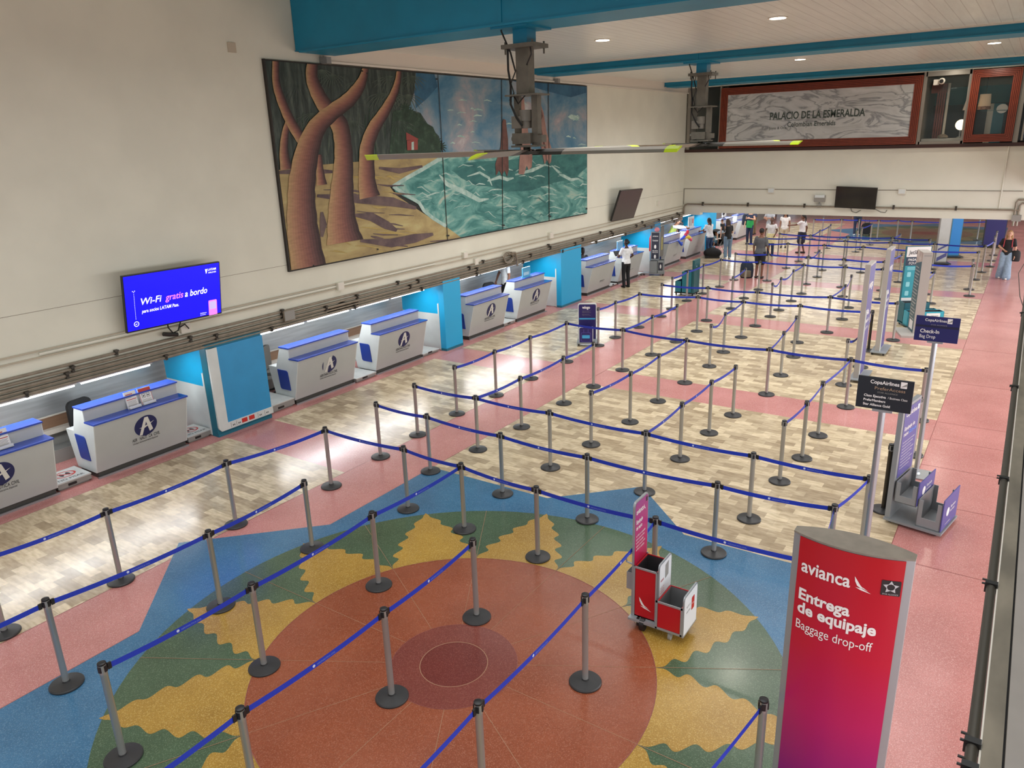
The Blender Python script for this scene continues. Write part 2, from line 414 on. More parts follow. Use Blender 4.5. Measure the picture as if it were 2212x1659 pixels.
# ------------------------------------------------------------------ ceilings and beams
c = MB(); c.box(-11.95, 9.2, 11.2, 30.05, 6.85, 6.95); struct(c.build('ceiling', plank_ceiling('plank_ceiling'), smooth=False))
c = MB(); c.box(-11.95, 9.2, -5, 11.2, 8.3, 8.45); struct(c.build('ceiling_near', M_WALL, smooth=False))
c = MB(); c.box(-14.6, 9.2, 30.05, 60, 2.75, 2.85); struct(c.build('ceiling_far', M_WHITE, smooth=False))
def beam(y0, y1, z0, z1, tz=.16):
    b = MB(); b.box(-11.74, 9.0, y0+.05, y1-.05, z0+.03, z1); b.box(-11.6, 9.0, y0, y1, z0, z0+.03)
    b.box(-11.74, 9.0, y0+.03, y1-.03, z0+.03, z0+.05)
    for x in (-7.12, -2.6): b.box(x-.03, x+.03, y0+.035, y0+.06, z0+.03, z1)
    o = b.build('ceiling_beam', M_TEAL, smooth=False); return struct(o)
beam(10.33, 11.22, 6.65, 8.3); beam(18.56, 19.45, 6.65, 6.95); beam(27.4, 28.3, 6.66, 6.95)
for y0, y1 in ((18.4, 18.56), (27.22, 27.4)):
    t = MB(); t.box(-11.65, 9, y0, y1, 6.825, 6.86); struct(t.build('trim_3', M_WHITE, smooth=False))
for y in (10.95, 19.6):
    t = MB(); t.box(-11.75, -11.55, y, y+.12, 6.5, 6.62)
    tag(t.build('bracket_block', M_GREY, smooth=False), 'small grey bracket block under the end of the %s teal beam' % ('near' if y < 12 else 'middle'), 'bracket')

# ------------------------------------------------------------------ back wall
BY = 29.8
def bx(px, py): q = ony(px, py, BY); return float(q[0]), float(q[2])
b = MB(); b.box(-11.75, 9.2, BY, BY+.25, 2.03, 4.36); b.box(-11.75, 9.2, BY+.02, BY+.25, 6.72, 6.95)
struct(b.build('wall_back', M_WALLB, smooth=False))
t = MB(); t.box(-11.75, 9.2, BY-.05, BY+.25, 4.34, 4.45); struct(t.build('trim_4', M_DARKWOOD, smooth=False))
# lower beam return on the left of the passage
t = MB(); t.box(-11.75, -11.02, BY-.002, BY+.3, 1.93, 2.05); struct(t.build('trim_5', M_WALLB, smooth=False))
def ribbed_frame(mb, x0, x1, z0, z1, w=.26, y=BY):
    n = 5
    for k in range(n):
        a = w*k/n; e = w*(k+1)/n-.012; d = .10-.014*k
        for (xa, xb, za, zb) in ((x0+a, x1-a, z0+a, z0+e), (x0+a, x1-a, z1-e, z1-a), (x0+a, x0+e, z0+e, z1-e), (x1-e, x1-a, z0+e, z1-e)):
            mb.box(xa, xb, y-d, y+.02, za, zb, 0)
        g = w*(k+1)/n
        for (xa, xb, za, zb) in ((x0+e, x1-e, z0+e, z0+g), (x0+e, x1-e, z1-g, z1-e), (x0+e, x0+g, z0+g, z1-g), (x1-g, x1-e, z0+g, z1-g)):
            mb.box(xa, xb, y-d+.03, y+.02, za, zb, 1)
# marble sign
sg = thing('shop_sign', 'long grey marble shop sign in a ribbed red-brown frame above the passage', 'sign', (-6.96, BY, 4.47))
def loc(v, o): return [(p[0]-o.location.x, p[1]-o.location.y, p[2]-o.location.z) for p in v]
def part(mb, name, mats, root, **k):
    mb.v = loc(mb.v, root); return mb.build(name, mats, root, **k)
f = MB(); ribbed_frame(f, -10.36, -3.57, 4.47, 6.63); part(f, 'frame', [M_REDWOOD, M_REDWOODD], sg, smooth=False)
f = MB(); f.box(-10.12, -3.81, BY-.025, BY+.02, 4.71, 6.39); part(f, 'marble_panel', marble('grey_marble'), sg, smooth=False)
M_SIGNTXT = mat('dark_green_letters', '#3d4a43', .5)
f = MB(); f.text('PALACIO DE LA ESMERALDA', (-8.5, BY-.032, 5.44), X_, Z_, .36, width=3.25, bold=.02)
f.text('Colombian Emeralds', (-7.85, BY-.032, 5.17), X_, Z_, .24, width=1.66, bold=.01)
f.text('Joyas & Oro', (-8.5, BY-.032, 5.1), X_, Z_, .13, width=.62)
part(f, 'lettering', M_SIGNTXT, sg, smooth=False)
# mullions and panes of the upper shop front
def pane(i, x0, x1, z0, z1, m, posts):
    q = MB(); q.box(x0, x1, BY+.10, BY+.115, z0, z1, 0)
    o = q.build('window_%d' % i, m, smooth=False); struct(o)
    g = MB()
    for a, bb, cc, d in posts: g.box(a, bb, BY-.03, BY+.13, cc, d)
    g.build('window_frame', mat('window_frame_paint', '#8f897f', .4, .3), o, smooth=False); return o
M_PANE = bpy.data.materials.new('clear_pane'); M_PANE.use_nodes = True
_b = M_PANE.node_tree.nodes['Principled BSDF']; _b.inputs['Base Color'].default_value = (.10, .13, .13, 1); _b.inputs['Alpha'].default_value = .12; _b.inputs['Roughness'].default_value = .03
pane(1, -11.58, -10.37, 4.45, 6.72, M_PANE, [(-11.70, -11.58, 4.45, 6.72), (-10.42, -10.36, 4.45, 6.72)])
pane(2, -3.5, -2.22, 4.5, 6.6, M_PANE, [(-3.56, -3.46, 4.45, 6.72), (-2.26, -2.18, 4.45, 6.72), (-3.5, -2.2, 4.45, 4.54), (-3.5, -2.2, 6.58, 6.72)])
pane(3, -1.94, -1.08, 4.7, 6.47, M_PANE, [])
pane(4, -.75, 3.0, 4.5, 6.6, M_PANE, [(-.82, -.68, 4.45, 6.72), (-.6, -.55, 4.5, 6.72)])
fr = thing('picture_window_frame', 'upright ribbed red-brown window frame at the right of the shop front', 'window frame', (-1.5, BY, 4.5))
f = MB(); ribbed_frame(f, -2.18, -.83, 4.49, 6.68, .24); part(f, 'frame', [M_REDWOOD, M_REDWOODD], fr, smooth=False)
# shop interior behind the panes
s = MB(); s.box(-11.75, 3, 33.5, 33.6, 4.4, 5.75, 0); s.box(-11.75, 3, 33.49, 33.6, 5.75, 6.35, 1); s.box(-11.75, 3, 33.5, 33.6, 6.35, 6.95, 2)
_m = [mat('shop_dark', '#3c3b3a', .6), mat('shop_teal', '#3a8b97', .5), mat('shop_grey', '#9c978d', .6)]; struct(s.build('wall_shop', _m, smooth=False))
s = MB(); s.box(-11.75, 3, BY+.25, 33.6, 4.3, 4.4, 0); struct(s.build('floor_shop', _m, smooth=False))
s = MB(); s.box(-11.75, 3, BY+.25, 33.6, 6.86, 6.96, 2); struct(s.build('ceiling_shop', _m, smooth=False))
s = MB(); s.box(-10.3, -10.2, BY+.3, 33, 4.4, 6.85); s.box(-3.62, -3.5, BY+.3, 33, 4.4, 6.85); struct(s.build('wall_shop_side', mat('shop_grey2', '#77726a', .6), smooth=False))
d = thing('shop_door_frame', 'red-brown ribbed door frame inside the upper shop window', 'door frame', (-3.05, 31.2, 4.4))
f = MB()
for k in range(4): f.box(-3.25+.07*k, -3.20+.07*k, 31.15-.01*k, 31.25, 4.42, 6.4)
f.box(-3.45, -2.97, 31.16, 31.25, 6.1, 6.4); part(f, 'jamb', M_REDWOOD, d, smooth=False)
f = MB(); f.box(-2.95, -2.88, 31.1, 31.25, 4.42, 6.4); part(f, 'post', M_WHITE, d, smooth=False)
a = thing('shop_counter_ledge', 'low pale ledge behind the glass of the upper shop window', 'ledge', (-2.85, 30.5, 4.4))
f = MB(); f.box(-3.45, -2.25, 30.1, 30.9, 4.4, 4.62); part(f, 'ledge', M_WHITE, a, smooth=False)
g = thing('globe_lamp', 'lit round globe lamp glowing in the upper shop window', 'lamp', (-2.36, 30.5, 4.62))
f = MB(); f.lathe([(.09, 0), (.09, .03), (.03, .05), (.03, .26)], (0,0,0), 16); f.build('lamp_base', M_ALU, g)
f = MB(); f.sphere((0,0,.42), .17); f.build('lamp_globe', mat('lit_globe', '#ffe7b8', .5, emit=5.0), g)
l = thing('shade_lamp', 'cream drum lamp shade with floral rim hanging behind the framed window', 'lamp', (-1.8, 30.9, 5.5))
f = MB(); f.lathe([(.19, 0), (.16, .48)], (0,0,0), 20, 0); f.lathe([(.193, 0), (.19, .1)], (0,0,0), 20, 1); f.build('lamp_shade', [mat('shade_cream', '#dcbf9b', .6, emit=.15), mat('shade_rim', '#6d4c3c', .6, col2='#b88a70', vscale=20)], l)
f = MB(); f.cyl((0,0,.4), (0,0,1.35), .008); f.build('cord', M_DARK, l)
l = thing('cone_lamp', 'pale cone lamp shade partly hidden behind the red-brown frame', 'lamp', (-2.24, 30.7, 5.5))
f = MB(); f.lathe([(.16, 0), (.05, .5)], (0,0,0), 18); f.build('lamp_shade', mat('shade_pale', '#d8c2ad', .6, emit=.12), l)
f = MB(); f.cyl((0,0,-1.1), (0,0,.02), .012); f.build('stem', M_ALU, l)
l = thing('display_plate', 'white oval plate on the glass shelf in the framed window', 'plate', (-1.27, 30.8, 5.48))
f = MB(); f.lathe([(.02, 0), (.14, .03), (.16, .05)], (0,0,0), 20); f.xf(Matrix.Rotation(R(65), 4, 'X')); f.build('plate_body', M_WHITE, l)
f = MB(); f.box(-.6, .4, -.1, .12, -.03, -.018); f.build('glass_shelf', mat('glass_shelf', '#5d7d80', .1), l)
l = thing('blue_column', 'teal column standing inside the shop behind the framed window', 'column', (-1.45, 32, 4.4))
f = MB(); f.box(-.12, .2, 0, .3, 0, 1.3); f.build('shaft', mat('column_teal', '#2f7f92', .5), l)
f = MB(); f.box(-.3, -.12, 0, .3, 0, 1.3); f.build('white_edge', M_WHITE, l)
l = thing('shop_basket', 'small woven dish on the ledge behind the upper shop window', 'dish', (-2.85, 30.4, 4.62))
f = MB(); f.lathe([(.1, 0), (.17, .03), (.15, .09), (.05, .14)], (0,0,0), 16); f.build('dish_body', mat('woven', '#a08d74', .7, col2='#4c4338', vscale=25), l)
l = thing('toy_display', 'blue and white trinkets at the right edge of the upper shop front', 'ornament', (-.42, 30.3, 4.5))
f = MB(); f.sphere((0,0,.16), .16); f.sphere((.02,0,.42), .11); f.build('ornament_body', mat('trinket_blue', '#2b3f86', .4, col2='#c9d0e6', vscale=9), l)
l = thing('security_camera', 'small white security camera at the top of the upper shop window', 'camera', (-3.1, BY-.06, 6.35))
f = MB(); f.box(-.16, .0, -.03, .05, -.05, .12); f.build('bracket', M_WHITE, l)
f = MB(); f.sphere((.08, -.06, .06), .10, .1, .1); f.build('dome', M_WHITE, l)
f = MB(); f.cyl((.08, -.13, .06), (.08, -.175, .05), .06); f.build('lens', M_DARK, l)
# right side: mezzanine slab, ledge, window wall
s = MB(); s.box(.30, 4.2, -5, 29.8, 3.02, 3.36); struct(s.build('mezzanine_slab', M_WALL, smooth=False))
M_LEDGE = mat('weathered_ledge_paint', '#5f594d', .6, col2='#7d7566', vscale=7, stretch=(1, .4, 1), bump=.2)
def rx(px, z): return float(onz(px, 1659, z)[0])
zl = 3.36
s = MB(); s.box(.098, .103, -1, 29.8, zl-.25, zl+.004, 0); s.box(.103, .15, -1, 29.8, zl-.3, zl+.012, 1); s.box(.150, .156, -1, 29.8, zl-.3, zl-.01, 2); s.box(.156, .9, -1, 29.8, zl-.3, zl+.02, 3)  # white strip paints a sunlit gap edge, black strip the dark gap
struct(s.build('mezzanine_ledge', [M_WHITE, M_LEDGE, M_DARK, mat('ledge_top', '#8b857f', .55, var=.05)], smooth=False))
ww = MB()
for k in range(5):
    y = -5+8.7*k
    ww.box(4.2, 4.5, y, y+.4, 0, 3.02)
ww.box(4.2, 4.5, -5, 60, 2.95, 8.45)
struct(ww.build('wall_right', M_WALL, smooth=False))
ww = MB(); ww.box(-14.6, 9.2, 59.6, 60, 0, 3); struct(ww.build('wall_far', M_WALL, smooth=False))
pp = thing('ledge_pipe', 'dark conduit pipe running along the weathered ledge at the right edge', 'pipe', (.081, 0, zl+.0))
f = MB(); f.cyl((0,-.9,0), (0,29.7,0), .0155, n=12); f.build('pipe', mat('dark_conduit', '#4a463f', .4, .4), pp)
for y in (1.45, 1.95, 2.05, 2.95, 4.0, 5.6, 8, 11):
    f = MB(); f.box(-.02, .02, y-.012, y+.012, -.02, .02); f.cyl((-.03, y, .008), (-.015, y, .008), .004); f.cyl((-.03, y+.03, .008), (-.015, y+.03, .008), .004)
    f.build('pipe_clamp', M_DARK, pp)
l = thing('hanging_cable', 'thin black cable looping beside the ledge above the pink walkway', 'cable', (0, 7.6, 3.4))
q = [onz(2212, 570, 3.2), onz(2200, 590, 3.2), onz(2203, 640, 3.18), onz(2212, 668, 3.2)]
f = MB(); f.tube([Vector(p)-l.location for p in q], .004); f.build('cable', M_DARK, l)
# ------------------------------------------------------------------ pillars between the counters
def pillar(y0, y1, label, framed=False, front=M_TEALF):
    zt = zs(y0)+.06
    r = thing('pillar', label, 'pillar', (0, y0, 0)); r['kind'] = 'structure'
    f = MB(); f.box(-11.86, -11.69, 0, y1-y0, .06, zt, 0); f.box(-11.86, -11.68, 0, y1-y0, 0, .06, 1)
    f.build('shaft', [M_TEALD if framed else front, M_TEALD], r, smooth=False)
    f = MB(); f.box(-13.10, -11.87, .03, .08, .02, .93, 0); f.box(-13.10, -11.87, .03, .08, .93, zt+.02, 1)
    f.build('partition_panel', [M_LAM, M_CYAN], r, smooth=False)
    f = MB(); f.box(-11.90, -11.86, -.01, .03, .02, 1.2); f.build('edge_strip', M_LAM, r, smooth=False)
    if framed:
        f = MB(); f.box(-11.69, -11.66, .06, y1-y0, .20, zs(y0)-.01, 0); f.build('board', front, r, smooth=False)
        f = MB(); hb = zs(y0)-.11; a = rrect(.2, hb, .09, 4, .11, .1+hb/2, (1, 0, 0, 0)); f.prism([(-11.69, x, z) for x, z in a], (.04, 0, 0))
        f.box(-11.69, -11.648, .06, y1-y0+.02, .10, .23); f.build('white_border', M_LAM, r, smooth=False)
        f = MB()
        for ya in (.5, .66): f.box(-11.65, -11.644, ya, ya+.12, .13, .21, 0)
        for ya in (.26, .38, .86, 1.02):
            f.box(-11.65, -11.645, ya, ya+.006, .12, .21, 1); f.box(-11.65, -11.645, ya+.04, ya+.055, .14, .165, 2); f.box(-11.65, -11.645, ya+.07, ya+.085, .14, .165, 2)
        f.build('sticker_row', [mat('sticker_red', '#c4281f', .5), M_GREY, M_DARK], r, smooth=False)
    return r
pillar(7.53, 8.73, 'pillar', True); pillar(14.18, 14.86, 'pillar', front=mat('pillar_blue', '#22a5d8', .4))
pillar(19.9, 21.17, 'pillar', front=mat('pillar_blue', '#22a5d8', .4)); pillar(26.9, 27.45, 'pillar'); pillar(32.85, 33.7, 'pillar', front=mat('pillar_blue', '#22a5d8', .4))
for o, n in zip([o for o in COL.objects if o.name.startswith('pillar') and o.type == 'EMPTY'], ['beside the nearest two counters', 'second from the viewer', 'third from the viewer', 'fourth from the viewer', 'fifth from the viewer', 'farthest from the viewer']):
    o['label'] = 'teal pillar with side partition, '+n
# fluorescent fittings under the soffit
ends = [(-1.5, 7.3), (8.9, 14.0), (15.0, 19.7), (21.3, 26.7), (27.6, 32.7), (33.8, 39)]
nth = ['first', 'second', 'third', 'fourth', 'fifth', 'sixth', 'seventh', 'eighth', 'ninth', 'tenth', 'eleventh', 'twelfth', 'thirteenth', 'fourteenth', 'fifteenth', 'sixteenth', 'seventeenth', 'eighteenth', 'nineteenth', 'twentieth']
k = 0
for a, b_ in ends:
    y = max(a, 1.7)
    while y+1.25 < b_:
        z = zs(y+.6)-.13
        r = thing('strip_light', 'white fluorescent strip light under the wall edge above the counters', 'light', (-12.08, y+.62, z), 0, 'strip lights under the left wall edge')
        f = MB(); f.box(-.03, .03, -.61, .61, .03, .40); f.build('housing', M_WHITE, r, smooth=False)
        f = MB(); f.cyl((0,-.58,.012), (0,.58,.012), .017, n=10); f.build('tube', M_TUBE, r)
        y += 1.27; k += 1
    area('counter_strip_light', (-12.3, (max(a, -1)+b_)/2, 1.6), (-.45, 0, -1), b_-max(a, -1)-.2, .12, 17*(b_-max(a, -1)), (.95, .98, 1))
    COL.objects[-1].rotation_euler = (Matrix.Rotation(R(90), 4, 'Z') @ Matrix.Rotation(R(-24), 4, 'X')).to_euler()
# conveyor behind the counters
for n, (a, b_) in enumerate(((-3, 7.4), (8.8, 14.1), (14.95, 19.8), (21.25, 26.8), (27.55, 32.7), (33.8, 45))):
    cv = thing('baggage_conveyor', 'grey slatted baggage conveyor behind the counters, ' + ['before the first pillar', 'between first and second pillars', 'between second and third pillars', 'between third and fourth pillars', 'between fourth and fifth pillars', 'beyond the fifth pillar'][n], 'conveyor', (-13.2, a, 0))
    f = MB(); f.box(-.18, .08, 0, b_-a, .0, .22); f.build('bed', M_GREY, cv, smooth=False)
    f = MB()
    for i in range(int((b_-a)/.8)): f.box(-.17, .07, .8*i, .8*i+.77, .22, .235)
    f.build('slats', mat('slat_steel', '#9a9b98', .4, .5, var=.1), cv, smooth=False)

# ------------------------------------------------------------------ conduits, boxes on the left wall
def conduit(z, r, label, y0=-4, y1=29.7, step=2.1, dy=0.0, x=None, slope=.002):
    o = thing('wall_conduit', label, 'pipe', (WX+r+.012 if x is None else x, 0, z))
    f = MB(); f.cyl((0,y0,slope*y0), (0,y1,slope*y1), r, n=10); f.build('pipe', M_CONDUIT if r > .015 else mat('thin_conduit_paint', '#b5aa97', .5), o)
    if r > .02:
        y = 2.4+dy
        while y < y1:
            f = MB(); zz = slope*y
            f.box(-r-.012, r+.014, y-.02, y+.02, zz-r-.014, zz+r+.014); f.box(-.01, r+.03, y-.03, y+.03, zz+r+.004, zz+r+.03); f.cyl((r, y, zz), (r+.035, y, zz), .009, n=6)
            f.build('pipe_clamp', mat('clamp_metal', '#3f3a33', .5, .3), o, smooth=False); y += step
    return o
conduit(1.685, .026, 'grey steel conduit lowest of the pipe run on the left wall', step=2.2)
conduit(1.745, .020, 'slim grey conduit second from bottom of the left wall pipe run', step=3.1, dy=.5)
conduit(1.81, .028, 'grey steel conduit in the middle of the left wall pipe run', step=2.6, dy=.2)
conduit(1.885, .024, 'grey steel conduit second from top of the left wall pipe run', step=2.0, dy=.9)
conduit(1.965, .022, 'grey steel conduit topmost of the thick left wall pipe run', step=3.3, dy=.3)
conduit(2.18, .012, 'thin painted conduit running below the wall boxes on the left wall', slope=.0)
conduit(2.275, .012, 'thin painted conduit running through the wall boxes on the left wall', slope=.0)
t = MB(); t.box(WX, WX+.03, 4.9, 14.0, 2.215, 2.245); tag(t.build('cable_trunking', M_WALLB, smooth=False), 'square painted cable trunking above the conduits on the left wall', 'trunking')
t = MB(); t.prism([(WX+.002, 10.46, 1.70), (WX+.002, 11.35, 1.66), (WX+.002, 11.37, 1.80), (WX+.002, 11.1, 1.84), (WX+.002, 10.9, 1.88), (WX+.002, 10.7, 1.85), (WX+.002, 10.5, 1.84)], (.004, 0, 0))
tag(t.build('wall_hole', mat('hole_black', '#050505', .9), smooth=False), 'dark broken hole in the left wall behind the conduits', 'hole')
for n, (y, z, w, h, d, lb) in enumerate([(9.41, 1.9, .26, .2, .12, 'square grey junction box on conduits near the lit screen'), (10.85, 2.22, .17, .16, .08, 'small painted junction box left of the painting centre below it'),
        (15.14, 2.28, .16, .15, .08, 'small painted junction box under the middle of the painting'), (15.6, 2.05, .14, .16, .07, 'small pale switch box beside the junction box under the painting'),
        (19.34, 2.29, .2, .18, .08, 'painted junction box under the right end of the painting'), (27.2, 2.6, .16, .14, .06, 'pale box on the left wall near the far corner')]):
    r = thing('junction_box', lb, 'junction box', (WX, y, z)); f = MB(); f.box(0, d, -w/2, w/2, -h/2, h/2); f.build('box_body', M_CONDUIT if n == 0 else M_WALLB, r, smooth=False)
    f = MB(); f.box(d, d+.006, -w/2+.01, w/2-.01, -h/2+.01, h/2-.01); f.build('lid', M_GREY if n == 0 else M_WHITE, r, smooth=False)
r = thing('cable_bundle', 'tangled loop of old grey cable on the conduits under the painting', 'cable', (WX+.08, 17.0, 1.98))
f = MB()
for k in range(3): f.tube([(.02*k, .22*math.cos(a*.6+k), .13*math.sin(a*.6+k)-.02*k) for a in range(0, 11)], .016)
f.tube([(.05,.1,.1), (.06,.28,.08), (.06,.36,-.1), (.05,.38,-.3)], .03); f.build('cable', M_CONDUIT, r)
t = MB(); t.box(WX, WX+.02, 8.9, 9.06, 6.57, 6.73); tag(t.build('wall_plate', mat('plate_paint', '#bdb19d', .5), smooth=False), 'small blank square plate high on the left wall', 'plate')

# ------------------------------------------------------------------ painting
BX = -11.70
mu = thing('mural_painting', 'large wall painting of palm trunks, beach, stormy sea and three bathers', 'painting', (BX, 9.6, 2.7))
LAYER = {}
def bump(k): LAYER[k] = LAYER.get(k, 0)+1     # each brush stroke lies on the ones before it
def MP(cx, cy, k=0):
    q = onx(560+cx/2.989, 100+cy/2.989, BX); return (BX+.0016*k+.001+1.2e-5*LAYER.get(k, 0), float(q[1]), float(q[2]))
def mcol(n, a, b, s=2.0, st=(1, 1, 1)): return mat('paint_'+n, a, .45, col2=b, vscale=s, stretch=st, spec=.3)
def lerp_hex(cols, t):
    t *= len(cols)-1; i = min(int(t), len(cols)-2); t -= i
    a, b_ = [[int(c[k:k+2], 16) for k in (1, 3, 5)] for c in cols[i:i+2]]
    return '#%02x%02x%02x' % tuple(int(x+(y-x)*t) for x, y in zip(a, b_))
NB = 12
PM = [paint('paint_forest', [(.3, '#232b28'), (.5, '#3a443f'), (.68, '#5a645b')], 2.2, (1, 4, .6)),
      paint('paint_sky', [(.30, '#346a88'), (.44, '#5a8096'), (.54, '#7e909a'), (.64, '#a3989b'), (.76, '#c0c2c0')], .75, (1, 1, 1.3), .4),
      paint('paint_leaf', [(.3, '#213026'), (.55, '#2f4435'), (.7, '#4a5f4c')], 5, (1, 1, 1)),
      paint('paint_sand', [(.28, '#7a6a58'), (.42, '#96835a'), (.58, '#ab9868'), (.72, '#b5aa78')], 1.0, (1, 1, 2.6), .5),
      paint('paint_sea', [(.28, '#2b5f5e'), (.42, '#427c77'), (.54, '#659a92'), (.64, '#93b3a6'), (.74, '#b5ab98')], 1.15, (1, .75, 2.0), 1.6),
      paint('paint_shade', [(.35, '#4b3c42'), (.65, '#6f5c58')], 2.5), paint('paint_foam', [(.35, '#86aaa1'), (.65, '#b9cdc3')], 4), mat('paint_hut', '#8a3a33', .5),
      paint('paint_skin_brown', [(.3, '#4d3430'), (.7, '#76524a')], 3), paint('paint_skin_rose', [(.3, '#83615a'), (.7, '#a98578')], 3), mat('paint_dark', '#1b1d1c', .6),
      paint('paint_frond', [(.3, '#39463d'), (.7, '#5d695c')], 4), paint('paint_seadeep', [(.35, '#2a5c5d'), (.65, '#427b75')], 2, (1, .8, 2), .8), paint('paint_blue', [(.35, '#27506c'), (.65, '#3d6a85')], 1.5),
      paint('paint_ochre', [(.35, '#a08a4e'), (.65, '#b49f62')], 2)]
TR0 = len(PM)
PM += [mat('trunk_band_%s' % 'abcdefghijkl'[k], lerp_hex(['#ad8d65', '#a67c60', '#936554', '#7e534b', '#5d403e', '#382929'], k/(NB-1)), .5, var=.10, vscale=9, stretch=(1, .6, 3), spec=.3) for k in range(NB)]
mm = MB()
c4 = [MP(25, 95), MP(2115, 250), MP(2115, 1075), MP(210, 1445)]
yA, yB = (c4[0][1]+c4[3][1])/2, (c4[1][1]+c4[2][1])/2; zA, zB = 2.73, 6.49
mm.box(WX+.004, BX, yA, yB, zA, zB, 10)
def clampP(p): return (p[0], min(max(p[1], yA+.01), yB-.01), min(max(p[2], zA+.01), zB-.01))
def mpoly(pts, k, mi): bump(k); mm.poly([clampP(MP(x, y, k)) for x, y in pts], mi)
def stroke(pts, w, k, mi, taper=True):
    bump(k); P = [Vector(p) for p in pts]; v = []
    for i, p in enumerate(P):
        d = (P[min(i+1, len(P)-1)]-P[max(i-1, 0)]).normalized(); n = Vector((-d.y, d.x)); ww = w*(math.sin(math.pi*(i+.35)/(len(P)-.3)) if taper else 1)/2
        v += [clampP(MP(*(p-n*ww), k)), clampP(MP(*(p+n*ww), k))]
    mm.add(v, [(2*i, 2*i+2, 2*i+3, 2*i+1) for i in range(len(P)-1)], mi)
rnd = random.Random(11)
mpoly([(0, 60), (1250, 60), (1250, 700), (900, 705), (640, 760), (100, 830)], 1, 0)
mpoly([(1010, 150), (2200, 200), (2200, 800), (1170, 760), (1172, 640), (1160, 580), (1095, 515), (1040, 430), (965, 405), (1000, 300)], 2, 1)
mpoly([(1012, 160), (1130, 170), (1150, 260), (1090, 330), (1010, 400), (1000, 300)], 3, 13)
mpoly([(1620, 190), (2110, 240), (2110, 300), (2010, 330), (1820, 280), (1700, 240)], 3, 13)
for k_ in range(26):
    x, y = rnd.uniform(1200, 2060), rnd.uniform(330, 640); L_ = rnd.uniform(20, 60)
    stroke([(x, y), (x+L_*.4, y-rnd.uniform(2, 10)), (x+L_, y+rnd.uniform(-4, 6))], rnd.uniform(5, 12), 4, 6)
mpoly([(1990, 455), (2012, 440), (2040, 446), (2068, 462), (2050, 480), (2010, 470)], 4, 6)
mpoly([(860, 420), (940, 400), (1040, 440), (1065, 490), (1120, 520), (1150, 590), (1175, 690), (900, 705), (840, 700)], 4, 2)
def fan_(x, y, L_, a0, a1, n, k, mi, w=7):
    for j in range(n):
        a = R(a0+(a1-a0)*j/(n-1)); stroke([(x, y), (x+L_*.5*math.cos(a), y+L_*.5*math.sin(a)), (x+L_*math.cos(a)*.95, y+L_*math.sin(a)+L_*.12)], w, k, mi)
for i in range(10): fan_(940+i*25, 405+i*27, 46, -150, 60, 9, 5, 2, 9)
for x0, y0 in ((250, 150), (400, 150), (470, 180), (560, 170), (620, 230), (780, 170), (840, 190), (930, 180), (985, 190), (250, 240), (560, 330), (790, 300), (860, 300), (960, 310), (600, 480), (900, 480), (340, 430)):
    fan_(x0, y0, rnd.uniform(80, 140), 15, 165, 11, 3.2, 11 if rnd.random() < .75 else 0, 5)
for k_ in range(40):
    x, y = rnd.uniform(60, 1000), rnd.uniform(380, 690); stroke([(x, y), (x+rnd.uniform(-8, 8), y+60), (x+rnd.uniform(-14, 14), y+120)], rnd.uniform(4, 10), 3.4, 11 if k_ % 3 == 0 else 2)
mpoly([(100, 800), (330, 770), (640, 745), (900, 705), (1175, 690), (1260, 690), (1090, 775), (960, 850), (840, 905), (880, 960), (1030, 1060), (1190, 1165), (1420, 1275), (420, 1480), (180, 1480)], 6, 3)
mpoly([(1215, 692), (1700, 690), (2200, 640), (2200, 1150), (1300, 1240), (1200, 1160)], 7, 4); mpoly([(1225, 690), (1225, 1180), (1200, 1160), (1070, 1085), (1030, 1020), (880, 945), (855, 900), (960, 848), (1090, 772)], 7.1, 4)
mpoly([(1240, 800), (1330, 752), (1450, 742), (1600, 735), (1900, 705), (2120, 690), (2120, 780), (2020, 860), (1900, 880), (1760, 930), (1600, 940), (1480, 905), (1400, 900), (1300, 850)], 7.5, 12)
stroke([(1255, 692), (1150, 735), (1040, 800), (950, 850), (862, 905)], 26, 8.2, 6, False); stroke([(862, 905), (930, 950), (1030, 1010), (1060, 1060), (1120, 1110), (1205, 1162)], 22, 8.2, 6, False)
stroke([(1190, 740), (1090, 800), (1000, 850), (930, 890)], 16, 8.3, 4); stroke([(930, 935), (1040, 985), (1100, 1050), (1190, 1110)], 14, 8.3, 4)
stroke([(1160, 830), (1210, 890), (1330, 945), (1420, 995), (1480, 985)], 34, 8.2, 6); stroke([(1340, 840), (1420, 815), (1480, 850), (1500, 900)], 18, 8.2, 6)
stroke([(1470, 870), (1550, 845), (1600, 860), (1640, 850)], 26, 8.2, 6); stroke([(1650, 830), (1760, 800), (1850, 762)], 24, 8.2, 6); stroke([(1885, 770), (1950, 830), (2010, 862), (2090, 850)], 22, 8.2, 6)
for k_ in range(85):
    x, y = rnd.uniform(1000, 2080), rnd.uniform(740, 1170)
    if y > 1240-.12*(x-1000) or (x < 1250 and (y < 800 or y > 900+.9*(x-900))): continue
    L_ = rnd.uniform(30, 110); a = rnd.uniform(-.5, .35)
    stroke([(x, y), (x+L_*.35, y+L_*(a*.3)-rnd.uniform(4, 16)), (x+L_*.7, y+L_*a*.7), (x+L_, y+L_*a+rnd.uniform(0, 12))], rnd.uniform(3, 11), 8.3, 6 if k_ % 3 else 12)
for k_ in range(60):
    x, y = rnd.uniform(380, 1180), rnd.uniform(800, 1330)
    if x > 860 and y < 960+.9*(x-900): continue
    L_ = rnd.uniform(50, 190); stroke([(x, y), (x+L_*.4, y+rnd.uniform(-4, 10)), (x+L_, y+rnd.uniform(4, 22))], rnd.uniform(5, 16), 9, 14 if k_ % 2 else 5)
